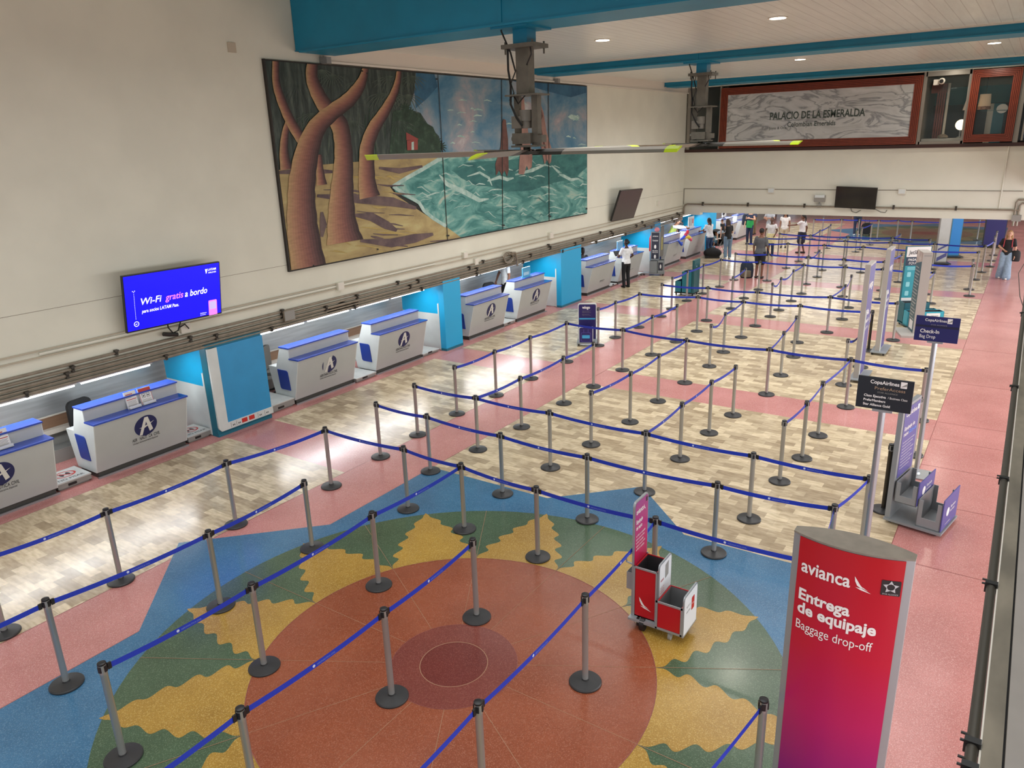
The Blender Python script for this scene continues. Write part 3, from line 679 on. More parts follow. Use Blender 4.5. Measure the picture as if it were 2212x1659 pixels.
for pts, w in (([(610, 1090), (720, 1100), (820, 1155), (885, 1190)], 60), ([(370, 965), (640, 985), (860, 1005), (1010, 1045)], 64), ([(650, 1255), (850, 1270), (1000, 1240), (1120, 1212)], 62), ([(770, 785), (900, 805), (1050, 775)], 36), ([(120, 815), (300, 805), (470, 810)], 46), ([(400, 1070), (410, 1150), (400, 1230)], 46)):
    stroke(pts, w, 9.7, 5)
mpoly([(950, 608), (1020, 600), (1020, 668), (952, 672)], 9.8, 7); mpoly([(945, 555), (1028, 600), (946, 606)], 9.8, 7); mpoly([(980, 620), (995, 615), (995, 668), (980, 670)], 9.9, 6)
def trunk(pts, k):
    P = [Vector((x, y)) for x, y, w in pts]; Wd = [w for *_, w in pts]
    Q, V = [], []
    for i in range(len(P)-1):
        for t_ in (0, .25, .5, .75):
            p0, p1, p2, p3 = P[max(i-1, 0)], P[i], P[i+1], P[min(i+2, len(P)-1)]
            Q.append(.5*((2*p1)+(p2-p0)*t_+(2*p0-5*p1+4*p2-p3)*t_*t_+(3*p1-p0-3*p2+p3)*t_**3)); V.append(Wd[i]*(1-t_)+Wd[i+1]*t_)
    Q.append(P[-1]); V.append(Wd[-1])
    bump(k)
    for b_ in range(NB):
        vs = []
        for i, q in enumerate(Q):
            d = (Q[min(i+1, len(Q)-1)]-Q[max(i-1, 0)]).normalized(); n = Vector((-d.y, d.x))
            if n.x < 0: n = -n
            for o_ in (b_/NB-.5, (b_+1)/NB-.5): c_ = q+n*V[i]*o_*(1+.03*math.sin(i*2.3)); vs.append(clampP(MP(c_.x, c_.y, k)))
        mm.add(vs, [(2*i, 2*i+2, 2*i+3, 2*i+1) for i in range(len(Q)-1)], TR0+b_)
trunk([(400, 895, 70), (388, 800, 48), (380, 700, 40)], 10); trunk([(172, 795, 80), (155, 680, 55), (165, 560, 46), (190, 470, 35)], 10)
trunk([(320, 660, 70), (260, 590, 66), (190, 470, 62), (135, 340, 56), (105, 230, 48), (102, 95, 42)], 11)
trunk([(550, 1265, 240), (530, 1130, 185), (530, 950, 150), (540, 760, 122), (535, 620, 110), (510, 500, 112), (430, 400, 100), (370, 300, 88), (335, 200, 76), (340, 105, 72)], 12)
trunk([(710, 975, 135), (692, 880, 112), (690, 760, 98), (692, 650, 90), (735, 530, 84), (800, 430, 70), (860, 320, 52), (890, 230, 40), (898, 160, 30)], 12)
trunk([(315, 1425, 225), (278, 1200, 205), (268, 1000, 180), (275, 850, 172), (310, 660, 150), (370, 520, 122), (470, 425, 104), (570, 350, 96), (635, 270, 78), (668, 200, 52), (682, 140, 40)], 13)
# bathers
mpoly([(1572, 470), (1588, 476), (1592, 520), (1602, 600), (1604, 700), (1606, 800), (1596, 842), (1580, 800), (1562, 835), (1545, 800), (1524, 836), (1520, 760), (1555, 650), (1560, 560), (1562, 500)], 14, 8)
mpoly([(1690, 320), (1704, 320), (1712, 430), (1740, 600), (1760, 700), (1755, 780), (1735, 800), (1722, 770), (1705, 828), (1670, 826), (1675, 740), (1690, 600), (1684, 450)], 14, 9)
mpoly([(1790, 345), (1812, 370), (1832, 430), (1850, 550), (1885, 670), (1880, 745), (1866, 765), (1855, 730), (1838, 762), (1824, 700), (1818, 660), (1800, 590), (1795, 525), (1765, 515), (1735, 470), (1728, 425), (1742, 440), (1770, 490), (1798, 480), (1800, 430), (1812, 410)], 14, 9)
mpoly([(1802, 420), (1820, 412), (1826, 450), (1816, 480), (1800, 466)], 15, 8); stroke([(1812, 500), (1822, 580), (1842, 660), (1850, 740)], 12, 15, 8)
for px0, py0, px1, py1 in ((1148, 180, 1212, 1255), (1560, 215, 1568, 1180), (1862, 235, 1868, 1130)):
    mpoly([(px0-2, py0), (px0+2, py0), (px1+2, py1), (px1-2, py1)], 16, 10)
for x, y in [(760, 1310), (1208, 1222), (1218, 1222), (1567, 1155), (1575, 1155), (1868, 1098), (1876, 1098), (2110, 1048), (345, 1415), (1140, 212), (690, 175), (660, 160)]:
    mpoly([(x-5, y-5), (x+5, y-5), (x+5, y+5), (x-5, y+5)], 16, 10)
part(mm, 'painted_board', PM, mu, smooth=False)
f = MB(); w_ = WX+.004; f.box(w_, BX+.012, yA-.03, yA, zA-.02, zB+.02); f.box(w_, BX+.006, yA-.02, yB, zB, zB+.015); f.box(w_, BX+.004, yB, yB+.015, zA, zB); f.box(w_, BX+.006, yA-.02, yB, zA-.02, zA)
part(f, 'edge_strip', mat('mural_edge', '#2b2520', .6), mu, smooth=False)

# ------------------------------------------------------------------ screens
def screen(name, label, TL, TR, BR, BL, depth, draw, lit, wall, ext=.0):
    """TL.. = the four corners in space; the slab hangs on a wall bracket"""
    TL, TR, BR, BL = [Vector(p) for p in (TL, TR, BR, BL)]
    r = ((TR-TL)+(BR-BL)).normalized(); c = (TL+TR+BR+BL)/4
    u = ((TL-BL)+(TR-BR)); u = (u-r*u.dot(r)).normalized(); n = r.cross(u)
    w = ((TR-TL).length+(BR-BL).length)/2; h = ((TL-BL).length+(TR-BR).length)/2
    o = thing(name, label, 'screen', c); Mx = Matrix((r, u, n)).transposed().to_4x4()
    f = MB(); f.box(-w/2, w/2, -h/2, h/2, -depth, 0); f.xf(Mx); hs = f.build('housing', mat('screen_housing', '#101012', .35), o, smooth=False)
    f = MB(); b_ = .014; f.add([(-w/2+b_, -h/2+b_*1.6, .002), (w/2-b_, -h/2+b_*1.6, .002), (w/2-b_, h/2-b_, .002), (-w/2+b_, h/2-b_, .002)], [(0,1,2,3)], 0)
    mats = [lit]
    if draw: mats += draw(f, w, h)
    f.xf(Mx); f.build('display', mats, hs, smooth=False)
    wp = Vector(wall)-c; f = MB(); f.cyl(wp, n*(-depth), .035); f.cyl(wp, wp+(n*(-depth)-wp).normalized()*.03, .16, n=4)
    f.build('wall_bracket', M_DARK, o, smooth=False)
    return o, w, h, Mx
E_BLUE = mat('screen_blue', '#0500f2', .3, emit=.9); E_WHITE = mat('screen_white', '#ffffff', .3, emit=1.0); E_PINK = mat('screen_pink', '#ff86e8', .3, emit=.9); E_LILAC = mat('screen_lilac', '#c4b8f4', .3, emit=.8)
def advert(f, w, h):
    X, Y = (1,0,0), (0,1,0); z = .004
    P = lambda u, v: (-w/2+u*w, -h/2+v*h, z)
    f.text('Wi-Fi ', P(.155, .455), X, Y, h*.165, 1, w*.205, .012, .22); f.text('gratis', P(.395, .455), X, Y, h*.165, 2, w*.19, .012, .22); f.text('a bordo', P(.60, .455), X, Y, h*.165, 1, w*.245, .014, .22)
    f.text('para socios LATAM Pass.', P(.155, .31), X, Y, h*.085, 1, w*.375, .016, .2)
    f.text('LATAM', P(.865, .865), X, Y, h*.055, 1, w*.09, .03); f.text('AIRLINES', P(.865, .815), X, Y, h*.035, 1, w*.09, .02)
    f.add([P(.832, .90), P(.858, .90), P(.852, .84), P(.842, .81)], [(0,3,2,1)], 1)
    for k in range(26): a = P(.093, .22+k*.018); f.box(a[0]-.004, a[0]+.004, a[1]-.003, a[1]+.003, z, z+.001, 1)
    for i in range(24):
        a0, a1 = R(15*i), R(15*i+15); c = P(.095, .135)
        f.add([(c[0]+math.cos(a)*q, c[1]+math.sin(a)*q, z) for q in (.033, .043) for a in (a0, a1)], [(0, 2, 3, 1)], 1)
    c = P(.095, .135); f.add([(c[0]-.022, c[1]-.004, z), (c[0]+.022, c[1]+.006, z), (c[0]+.002, c[1]+.004, z), (c[0]-.01, c[1]-.014, z)], [(0,3,1,2)], 1)
    for dx, dy in ((-.018, .016), (.018, .016), (0, 0)): c = P(.093, .70); f.box(c[0]+dx-.006, c[0]+dx+.006, c[1]+dy-.006, c[1]+dy+.006, z, z+.001, 1)
    a = rrect(w*.095, h*.29, .02, 4, -w/2+w*.90, -h/2+h*.155, (0, 0, 1, 1)); f.poly([(x, y, z) for x, y in a], 2)
    a = rrect(w*.075, h*.15, .01, 3, -w/2+w*.90, -h/2+h*.20); f.poly([(x, y, z+.001) for x, y in a], 3)
    f.text('Gobierno', P(.755, .075), X, Y, h*.03, 1, w*.07, .01); f.text('de movilidad', P(.755, .045), X, Y, h*.025, 1, w*.06, .01)
    return [E_WHITE, E_PINK, E_LILAC]
q = [onx(264, 597, -11.38), onx(476, 565, -11.38), onx(477, 677, -11.52), onx(274, 721, -11.52)]
screen('wall_screen', 'lit wall screen showing a blue Wi-Fi advert left of the painting', *q, .05, advert, E_BLUE, (WX, 7.1, 2.7))
M_OFF = mat('screen_off', '#17171a', .12)
q = [onx(1338, 413, -11.30), onx(1387, 408, -11.30), onx(1371, 470, -11.62), onx(1324, 477, -11.62)]
screen('wall_screen', 'dark switched-off screen tilted on the left wall right of the painting', *q, .06, None, mat('screen_off_grey', '#3a3436', .25), (WX, 24.6, 2.75))
q = [ony(1806, 403, BY-.28), ony(1896, 406, BY-.28), ony(1890, 453, BY-.16), ony(1803, 448, BY-.16)]
screen('wall_screen', 'black switched-off screen on the back wall above the passage', *q, .06, None, M_OFF, (-5.2, BY, 2.7))
r = thing('screen_cable', 'black cable and plug hanging below the lit wall screen', 'cable', (WX+.05, 7.0, 2.05))
f = MB(); f.tube([(.1,-.12,.35), (.06,-.1,.15), (.04,-.02,.04), (.04,.08,.06), (.08,.12,.2), (.1,.1,.38)], .012); f.tube([(.05,-.2,.06), (.05,-.1,.03), (.05,.05,.0)], .035); f.tube([(.04,.1,.1), (.04,.22,.14), (.04,.28,.05)], .012); f.build('cable', M_DARK, r)
f = MB(); f.box(-.04, .0, .16, .34, -.02, .14); f.build('socket_plate', M_WHITE, r, smooth=False)
r = thing('screen_cable', 'thin black cables hanging below the black screen on the back wall', 'cable', (-5.0, BY-.02, 2.15))
f = MB(); f.tube([(-.4,0,.18), (-.35,0,.05), (-.2,0,.0), (-.05,0,.1)], .008); f.tube([(.4,0,.15), (.6,0,.05), (.75,0,.03), (.8,0,.12)], .008); f.build('cable', M_DARK, r)

# ------------------------------------------------------------------ back wall fittings
r = thing('wall_conduit', 'grey conduit running along the back wall below the black screen', 'pipe', (0, BY-.035, 2.355))
f = MB(); f.tube([(-11.68,-.02,-.42), (-11.68,-.02,-.12), (-11.64,-.02,-.04), (-11.55,-.02,0), (-.3,-.02,0)], .032); f.build('pipe', M_CONDUIT, r)
for x in (-10.9, -9.1, -7.0, -4.0, -2.1):
    f = MB(); f.box(x-.03, x+.03, -.06, .03, -.05, .09); f.build('pipe_clamp', mat('clamp_metal', '#3f3a33', .5, .3), r, smooth=False)
r = thing('wall_conduit', 'thin dark conduit along the back wall above the black screen', 'pipe', (0, BY-.012, 2.95))
f = MB(); f.cyl((-11.72,0,0), (-.3,0,0), .010, n=8); f.cyl((-11.72, 0, 0), (-11.72, 0, -.6), .01, n=8); f.build('pipe', mat('thin_dark', '#6d6558', .5), r)
r = thing('wall_conduit', 'vertical painted conduit on the right of the back wall', 'pipe', (-.88, BY-.02, 2.35))
f = MB(); f.cyl((0,0,0), (0,0,2.0), .022, n=8); f.build('pipe', M_WALLB, r)
r = thing('wall_conduit', 'bent grey conduit dropping at the far right of the back wall', 'pipe', (-.42, BY-.05, 2.0))
f = MB(); f.tube([(0,0,-.15), (0,0,.6), (.04,0,.68), (.3,0,.69)], .035); f.tube([(.1,0,-.15), (.1,0,.5), (.16,0,.57), (.4,0,.58)], .03); f.build('pipe', M_CONDUIT, r)
f = MB(); f.box(-.06, .2, -.05, .05, .0, .2); f.build('pipe_clamp', M_GREY, r, smooth=False)
r = thing('emergency_light', 'grey emergency light box left of the black screen', 'light', (-6.48, BY, 2.65))
f = MB(); f.box(-.19, .19, -.1, 0, -.13, .1); f.build('light_body', mat('grey_plastic', '#8f8b84', .5), r, smooth=False)
f = MB(); f.box(-.17, .17, -.12, -.1, .02, .12); f.build('lens', M_LAM, r, smooth=False)
f = MB(); f.box(-.06, .06, -.07, 0, -.34, -.2); f.cyl((0,-.03,-.2), (0,-.03,-.12), .012); f.build('junction', M_GREY, r, smooth=False)
for x, s_ in ((-8.26, 'left'), (-3.8, 'right')):
    r = thing('junction_box', 'small white box on the back wall %s of the black screen' % s_, 'junction box', (x, BY, 2.92))
    f = MB(); f.box(-.12, .12, -.06, 0, -.1, .08); f.build('box_body', M_WHITE, r, smooth=False)
    f = MB(); f.box(-.1, .1, -.068, -.06, -.08, .06); f.build('lid', M_LAM, r, smooth=False)

# ------------------------------------------------------------------ ceiling lights and fans
LP = [(-7.6, 14.67, 'nearest the fan'), (-4.08, 14.35, 'large, at the upper right of the ceiling'), (-5.77, 22.67, 'between the two far teal beams'), (-1.3, 22.6, 'at the far right between the two far beams'), (-2.75, 28.9, 'just above the shop window'), (-1.5, 28.9, 'above the red-brown window frame')]
for x, y, w in LP:
    r = thing('ceiling_downlight', 'round recessed ceiling downlight '+w, 'light', (x, y, 6.85))
    f = MB(); n = 28
    f.lathe([(.165, -.012), (.165, 0)], (0,0,0), n); tr = f.build('trim_ring', M_WHITE, r)
    f = MB(); f.lathe([(.135, -.016), (.135, -.011)], (0,0,0), n); f.build('diffuser', M_LAMP, tr)
    l = bpy.data.lights.new('downlight', 'AREA'); l.shape = 'DISK'; l.size = .26; l.energy = 22; l.color = (1, .93, .8)
    o = bpy.data.objects.new('downlight', l); COL.objects.link(o); o.location = (x, y, 6.82)
def fan(x, y, zb, hub, label):
    """hub = height of the blade plane, zb = beam underside"""
    r = thing('ceiling_fan', label, 'fan', (x, y, zb)); H = hub-zb
    MG = mat('fan_grey_metal', '#6b675d', .5, .3, var=.1, vscale=8); MD = mat('fan_dark_metal', '#37352f', .5, .3)
    f = MB(); f.box(-.36, .30, -.40, .32, -.03, 0); f.box(-.13, .13, -.13, .13, -.24, -.03); f.build('beam_plate', M_TEAL, r, smooth=False)
    f = MB(); f.box(-.30, .30, -.22, .22, -.30, -.24)
    for a in (-.25, .25):
        for b_ in (-.17, .17): f.cyl((a,b_,-.38), (a,b_,-.2), .014, n=6)
    f.build('flange', MG, r, smooth=False)
    f = MB(); f.box(-.115, .115, -.09, .09, H*.52, -.30); f.build('drop_column', MG, r, smooth=False)
    f = MB(); f.box(-.27, .33, -.2, .2, H*.53-.015, H*.53+.01); f.box(-.21, -.11, -.03, .03, H+.10, H*.53); f.box(.14, .25, -.06, .06, H+.10, H*.53); f.box(-.2, .26, -.16, .16, H+.08, H+.11); f.build('motor_cage', MG, r, smooth=False)
    f = MB(); f.cyl((.0,0,H*.65), (.0,0,H*.74), .125, n=20); f.box(-.2, -.02, -.13, .08, H*.80, H*.70); f.cyl((0,0,H*.80), (0,0,H*.72), .10, n=20); f.build('motor', mat('motor_grey', '#77736a', .45, .3, var=.08), r)
    f = MB(); f.box(-.19, .16, -.14, .14, H*.93, H*.84); f.cyl((-.27,0,H*.885), (-.19,0,H*.885), .045); f.box(.14, .33, -.07, .07, H*.92, H*.86); f.build('gearbox', MG, r, smooth=False)
    f = MB(); f.cyl((0,0,H-.03), (0,0,H+.09), .06); f.cyl((0,0,H-.03), (0,0,H+.02), .30, n=28); f.build('hub', MD, r)
    rot = math.atan2(y-CP[1], x-CP[0])-math.pi/2
    for k in range(5):
        a = R(-105+72*k)+rot
        f = MB(); M_ = Matrix.Rotation(a, 4, 'Z') @ Matrix.Translation((0,0,H)) @ Matrix.Rotation(R(20), 4, 'X')
        pr = [(-.11, .0), (-.06, .024), (.03, .027), (.11, .005), (.11, -.005), (-.03, -.01), (-.11, -.008)]
        for mi, x0, x1 in ((0, .16, .7), (1, .7, 2.42)): f.prism([(x0, p_[0], p_[1]) for p_ in pr], (x1-x0, 0, 0), mi)
        f.xf(M_); bl = f.build('blade', [MD, mat('blade_alu', '#8d877a', .42, .4)], r, smooth=False)
        f = MB(); f.prism([(2.42, p_[0], p_[1]) for p_ in pr], (.2, 0, 0)); f.xf(M_); f.build('blade_tip', mat('blade_tip_yellow', '#c6e21a', .45), bl, smooth=False)
    f = MB()
    f.tube([(-.28,-.3,.5), (-.26,-.25,-.05), (-.2,-.1,-.35), (-.12,-.1,-.62)], .014, 6); f.tube([(-.22,-.15,-.26), (-.24,-.12,-.6), (-.2,-.12,H*.45), (-.2,-.14,H*.6), (-.08,-.15,H*.72), (.02,-.16,H*.78)], .018, 6)
    f.tube([(.2,-.15,-.3), (.2,-.12,-.4), (.1,-.11,-.55)], .012, 6); f.tube([(-.1,-.12,-.62), (-.18,-.14,-.8), (-.13,-.14,-.95), (-.22,-.14,-1.05)], .01, 6)
    f.tube([(-.15,-.13,H*.53), (-.05,-.15,H*.6), (.1,-.15,H*.53)], .012, 6)
    f.build('wiring', M_DARK, r)
fan(-6.95, 10.78, 6.65, 4.80, 'large near ceiling fan with yellow-tipped blades in front of the painting')
fan(-7.1, 19.0, 6.65, 4.75, 'farther ceiling fan with yellow-tipped blades by the marble sign')
# ------------------------------------------------------------------ check-in counters
M_CTOP = mat('counter_blue_laminate', '#2b48a6', .26, var=.03, vscale=4)
M_CPAN = mat('counter_side_blue', '#1d3c94', .4)
M_CBODY = mat('counter_light_grey', '#b6b9b8', .35, var=.03, vscale=2)
M_PLINTH = mat('counter_plinth', '#3f3d39', .5)
M_NAVY = mat('logo_navy', '#1a2156', .45); M_LOGOW = mat('logo_white', '#dcdad4', .45); M_INK = mat('print_ink', '#2e2d33', .5)
def front_map(y0, L):
    """point on the sloping counter front: u along the counter (m), v height (m)"""
    def g(u, v, e=.003):
        t = (v-.1)/.85; return Vector((-11.85+.215*t+e, u, v))
    return g
def counter(y0, L, label, logo=2, text='AERONAUTICA CIVIL', full=True):
    r = thing('check_in_counter', label, 'counter', (0, y0, 0), 0, 'check-in counters along the left wall')
    prof = [(-12.42, .10), (-11.85, .10), (-11.635, .95), (-11.895, .95), (-11.885, 1.165), (-12.15, 1.165), (-12.315, .75), (-12.56, .74)]
    f = MB(); f.prism([(x, 0, z) for x, z in prof], (0, L, 0), 0)
    # white end panels
    for ya, yb in ((-.012, 0), (L, L+.012)): f.prism([(x, ya, z) for x, z in prof], (0, yb-ya, 0), 1)
    bd = f.build('body', [M_CBODY, M_LAM], r, smooth=False)
    f = MB(); f.box(-12.40, -11.865, .02, L-.02, 0, .10); f.build('plinth', M_PLINTH, r, smooth=False)
    f = MB(); f.box(-12.17, -11.865, -.02, L+.02, 1.165, 1.19); f.build('upper_top', M_CTOP, r, smooth=False)
    f = MB(); f.box(-11.90, -11.615, -.02, L+.02, .95, .975); f.build('front_ledge', M_CTOP, r, smooth=False)
    for side, yy in ((-1, -.012), (1, L+.012)):
        pts = rrect(.30, .41, .05, 4, 0, 0, (1, 0, 1, 0)); q = [(-12.11+a-.10*b_, yy, .50+b_) for a, b_ in pts]
        f = MB(); f.prism(q, (0, .014*side, 0)); f.build('side_panel', M_CPAN, bd, smooth=False)
    f = MB(); f.box(-11.845, -11.815, -.01, L+.01, .0, .03); f.build('floor_rail', M_ALU, r, smooth=False)
    g = front_map(y0, L); c = L*.53
    if logo:
        f = MB(); E_ = lambda a, k=1.0, e=.002: g(c+.20*k*math.cos(a), .665+.185*k*math.sin(a), e)
        if logo == 2: f.poly([E_(2*math.pi*i/36) for i in range(36)], 0)
        else:
            f.poly([E_(a) for a in [R(x) for x in range(-100, 75, 7)]]+[g(c-.02, .60, .002)], 0); f.poly([E_(R(a)) for a in range(150, 215, 8)], 0)
        A = [(-.10,-.155), (-.045,-.155), (-.02,-.05), (.03,-.05), (.055,-.135), (.115,-.12), (.03,.15), (-.02,.15)]
        f.poly([g(c+u, .665+v, .004) for u, v in [(-.115,-.15), (-.065,-.16), (.005,.07), (.065,-.125), (.125,-.10), (.035,.155), (-.025,.155)]], 1)
        f.poly([g(c+u, .665+v, .0045) for u, v in [(-.12,-.02), (-.02,-.035), (.06,.0), (.15,.055), (.05,.02), (-.03,-.005)]], 1)
        f.build('emblem', [M_NAVY, M_LOGOW], bd, smooth=False)
    f = MB(); g0 = g(c-.245, .425); up = (g(0, .6)-g(0, .5)).normalized()
    if logo: 
        f.text(text, g0, Y_, up, .085, 0, .49, .008); f.text('Unidad Administrativa Especial', g(c-.235, .375), Y_, up, .05, 0, .44)
    elif full: f.text('AERONAUTICA CIVIL', g(c-.1, .36), Y_, up, .05, 0, .34, .008); f.text('Unidad Administrativa Especial', g(c-.1, .325), Y_, up, .03, 0, .28)
    else: f.text('A  civil', g(c-.05, .4), Y_, up, .06, 0, .24)
    f.build('lettering', M_INK, bd, smooth=False)
    return r
counter(3.17, 1.6, 'grey check-in counter with blue tops cut by the left frame edge', text='AERONAUTICA CIViL')
counter(5.40, 1.6, 'grey check-in counter with red brochures, left of the nearest teal pillar', text='AER   NAUT  CA  CIVIL')
counter(9.48, 1.62, 'grey check-in counter with damaged round logo, right of the nearest pillar', logo=1)
counter(11.82, 1.6, 'grey check-in counter with round logo, just before the second pillar')
counter(15.33, 1.6, 'grey check-in counter with round logo, just past the second pillar')
counter(17.62, 1.6, 'grey check-in counter with round logo and blue notice, before the third pillar')
counter(21.85, 1.65, 'grey check-in counter without round logo, left of the woman holding a tablet', logo=0)
counter(24.15, 1.65, 'grey check-in counter without round logo, right of the woman holding a tablet', logo=0, full=False)
counter(28.2, 1.75, 'grey check-in counter hung with coloured ribbons beyond the fourth pillar', logo=0)
counter(30.6, 1.75, 'grey check-in counter where the woman in blue jeans leans', logo=0, full=False)
counter(34.9, 1.7, 'pale check-in counter behind the woman carrying a child', logo=0)
counter(37.3, 1.7, 'pale far check-in counter behind the woman in green', logo=0, full=False)
# scales / plates between the counters
M_SCALE = mat('scale_plate', '#c9ccc9', .35, .2, var=.06); M_RED = mat('warning_red', '#b5362f', .5)
def scale(y, w, label, sign=True, x0=-12.42, x1=-11.9, zt=.13):
    r = thing('baggage_scale', label, 'scale', (0, y, 0))
    f = MB(); f.box(x0, x1, 0, w, .03, zt-.02); f.box(x0+.03, x1-.03, .03, w-.03, 0, .03); f.build('housing', M_GREY, r, smooth=False)
    f = MB(); f.box(x0-.005, x1+.005, -.005, w+.005, zt-.02, zt, 0)
    mats = [M_SCALE]
    if sign:
        mats += [M_RED, M_INK]; cx, cy = x0+.22, w*.5
        for i in range(28):
            a0, a1 = 2*math.pi*i/28, 2*math.pi*(i+1)/28
            f.add([(cx+q*.8*math.cos(a), cy+q*math.sin(a), zt+.001) for q in (.135, .165) for a in (a0, a1)], [(0, 2, 3, 1)], 1)
        f.add([(cx-.1,cy-.12,zt+.0015), (cx-.07,cy-.13,zt+.0015), (cx+.1,cy+.11,zt+.0015), (cx+.08,cy+.13,zt+.0015)], [(0,1,2,3)], 1)
        for s_ in (-1, 1): f.poly([(cx+.07*math.cos(a), cy+.05*s_+.03*math.sin(a), zt+.0012) for a in [i*math.pi/6 for i in range(12)]], 2)
        f.text('NO PISAR', (x1-.06, cy-.2, zt+.001), Y_, -X_, .09, 2, .40, .012)
    f.build('plate', mats, r, smooth=False)
    f = MB(); f.box(x1, x1+.006, w*.3, w*.55, .045, .085); f.build('readout', M_DARK, r, smooth=False)
    return r
scale(4.80, .52, 'white baggage scale with red no-stepping sign between the nearest two counters')
scale(7.06, .46, 'white baggage scale with red no-stepping sign beside the nearest pillar')
scale(8.85, .60, 'plain low white platform between the nearest pillar and the damaged-logo counter', False, -12.9, -11.86, .16)
scale(11.14, .62, 'dirty white conveyor plate between the third and fourth counters', False, -12.6, -11.8, .1)
scale(13.46, .62, 'grey plate beside the partition of the second pillar', False, -12.5, -11.85, .08)
scale(16.98, .56, 'low white plate between the fifth and sixth counters', False, -12.6, -11.85, .1)
scale(23.55, .52, 'low dark plate behind the feet of the woman holding a tablet', False, -12.6, -11.85, .06)
scale(25.86, .5, 'low white plate beside the fourth pillar', False, -12.6, -11.85, .1)
# brochure holders
def holder(y, w, label, red, z=.975, x=-11.80):
    r = thing('brochure_stand', label, 'brochure stand', (x, y, z))
    M_ = Matrix.Rotation(R(-14), 4, 'Y')
    f = MB(); f.box(-.05, -.035, 0, w, 0, .29); f.box(-.05, .03, 0, w, 0, .012); f.box(.02, .03, 0, w, 0, .05); f.xf(M_); hd = f.build('holder', mat('clear_acrylic', '#c9ccd2', .15), r, smooth=False)
    f = MB(); f.box(-.034, -.03, .008, w-.008, .015, .285, 0); X = -.0292
    def bar(a, b_, c, d, mi): f.add([(X,a*w,c),(X,b_*w,c),(X,b_*w,d),(X,a*w,d)], [(0,1,2,3)], mi)
    if red:
        bar(.03, .97, .215, .28, 1); bar(.03, .97, .02, .025, 1); bar(.03, .06, .02, .28, 1); bar(.94, .97, .02, .28, 1)
        for c in (.32, .68):
            for (a, b_, d, e) in ((-.13, .13, .12, .125), (-.13, .13, .185, .19), (-.13, -.1, .12, .19), (.1, .13, .12, .19), (-.05, .05, .14, .165)): bar(c+a, c+b_, d, e, 2)
        for k in range(4): bar(.12, .86, .04+.016*k, .046+.016*k, 3)
    else:
        bar(.1, .7, .235, .25, 1); bar(.08, .92, .15, .162, 1)
        for k in range(4): bar(.1, .5+.1*(k % 3), .18+.012*k, .185+.012*k, 3)
        for k in range(7): bar(.1, .88-.06*(k % 2), .03+.016*k, .037+.016*k, 3)
        bar(.75, .85, .2, .23, 2)
    f.xf(M_); f.build('leaflet', [mat('paper', '#e2e0de', .6), M_RED, M_INK, mat('print_grey', '#9b9a9c', .6)], hd, smooth=False)
holder(6.08, .2, 'white leaflet stand on the counter with red brochures, left one', False); holder(6.32, .22, 'red and white leaflet stand on the counter left of the nearest pillar', True)
holder(4.10, .21, 'white leaflet stand on the counter at the left frame edge', False)
r = thing('acrylic_notice', 'blue-white notice on the counter before the third pillar', 'notice', (-12.0, 18.2, 1.19))
f = MB(); f.box(-.01, .01, 0, .42, 0, .28, 0); f.box(.011, .012, .06, .34, .05, .14, 1); f.box(-.06, .06, .02, .4, 0, .01); f.build('notice_panel', [mat('notice_blue', '#5fb4de', .2), mat('notice_light', '#b7dcec', .4)], r, smooth=False)
r = thing('acrylic_notice', 'clear notice on the counter right of the woman holding a tablet', 'notice', (-12.0, 24.35, 1.19))
f = MB(); f.box(-.01, .01, 0, .45, 0, .3, 0); f.box(.011, .012, .03, .42, .25, .28, 1); f.box(-.06, .06, .02, .4, 0, .01); f.build('notice_panel', [mat('notice_pale', '#7fbbe0', .2), mat('notice_light', '#b7dcec', .4)], r, smooth=False)
for k, (y, lb) in enumerate(((31.0, 'white printed notice on the wall panel above the counter of the woman in jeans'),)):
    r = thing('paper_notice', lb, 'notice', (-12.0, y, 1.19))
    f = MB(); f.box(-.01, .01, .1, .75, .05, .5, 0); f.box(.011, .013, .2, .28, .12, .42, 1); f.box(.011, .013, .38, .46, .12, .42, 1); f.box(.011, .013, .55, .66, .2, .4, 2); f.box(-.05, .05, .1, .75, 0, .05, 0)
    f.build('notice_panel', [M_LAM, mat('print_grey', '#9b9a9c', .6), M_RED], r, smooth=False)
for y, lb in ((35.4, 'white screen monitor on the counter behind the woman carrying a child'), (37.6, 'pale monitor on the far counter behind the woman in green')):
    r = thing('monitor', lb, 'monitor', (-12.0, y, 1.19)); f = MB(); f.box(-.02, .02, 0, .5, .08, .42); f.build('monitor_panel', M_LAM, r, smooth=False)
    f = MB(); f.cyl((0,.25,0), (0,.25,.1), .02); f.box(-.08, .08, .15, .35, 0, .015); f.build('monitor_stand', M_DARK, r, smooth=False)
    f = MB(); f.add([(.021, .12+.18*math.cos(a), .25+.08*math.sin(a)) for a in [i*math.pi/8 for i in range(16)]], [tuple(range(16))]); f.build('print', M_INK, r, smooth=False)
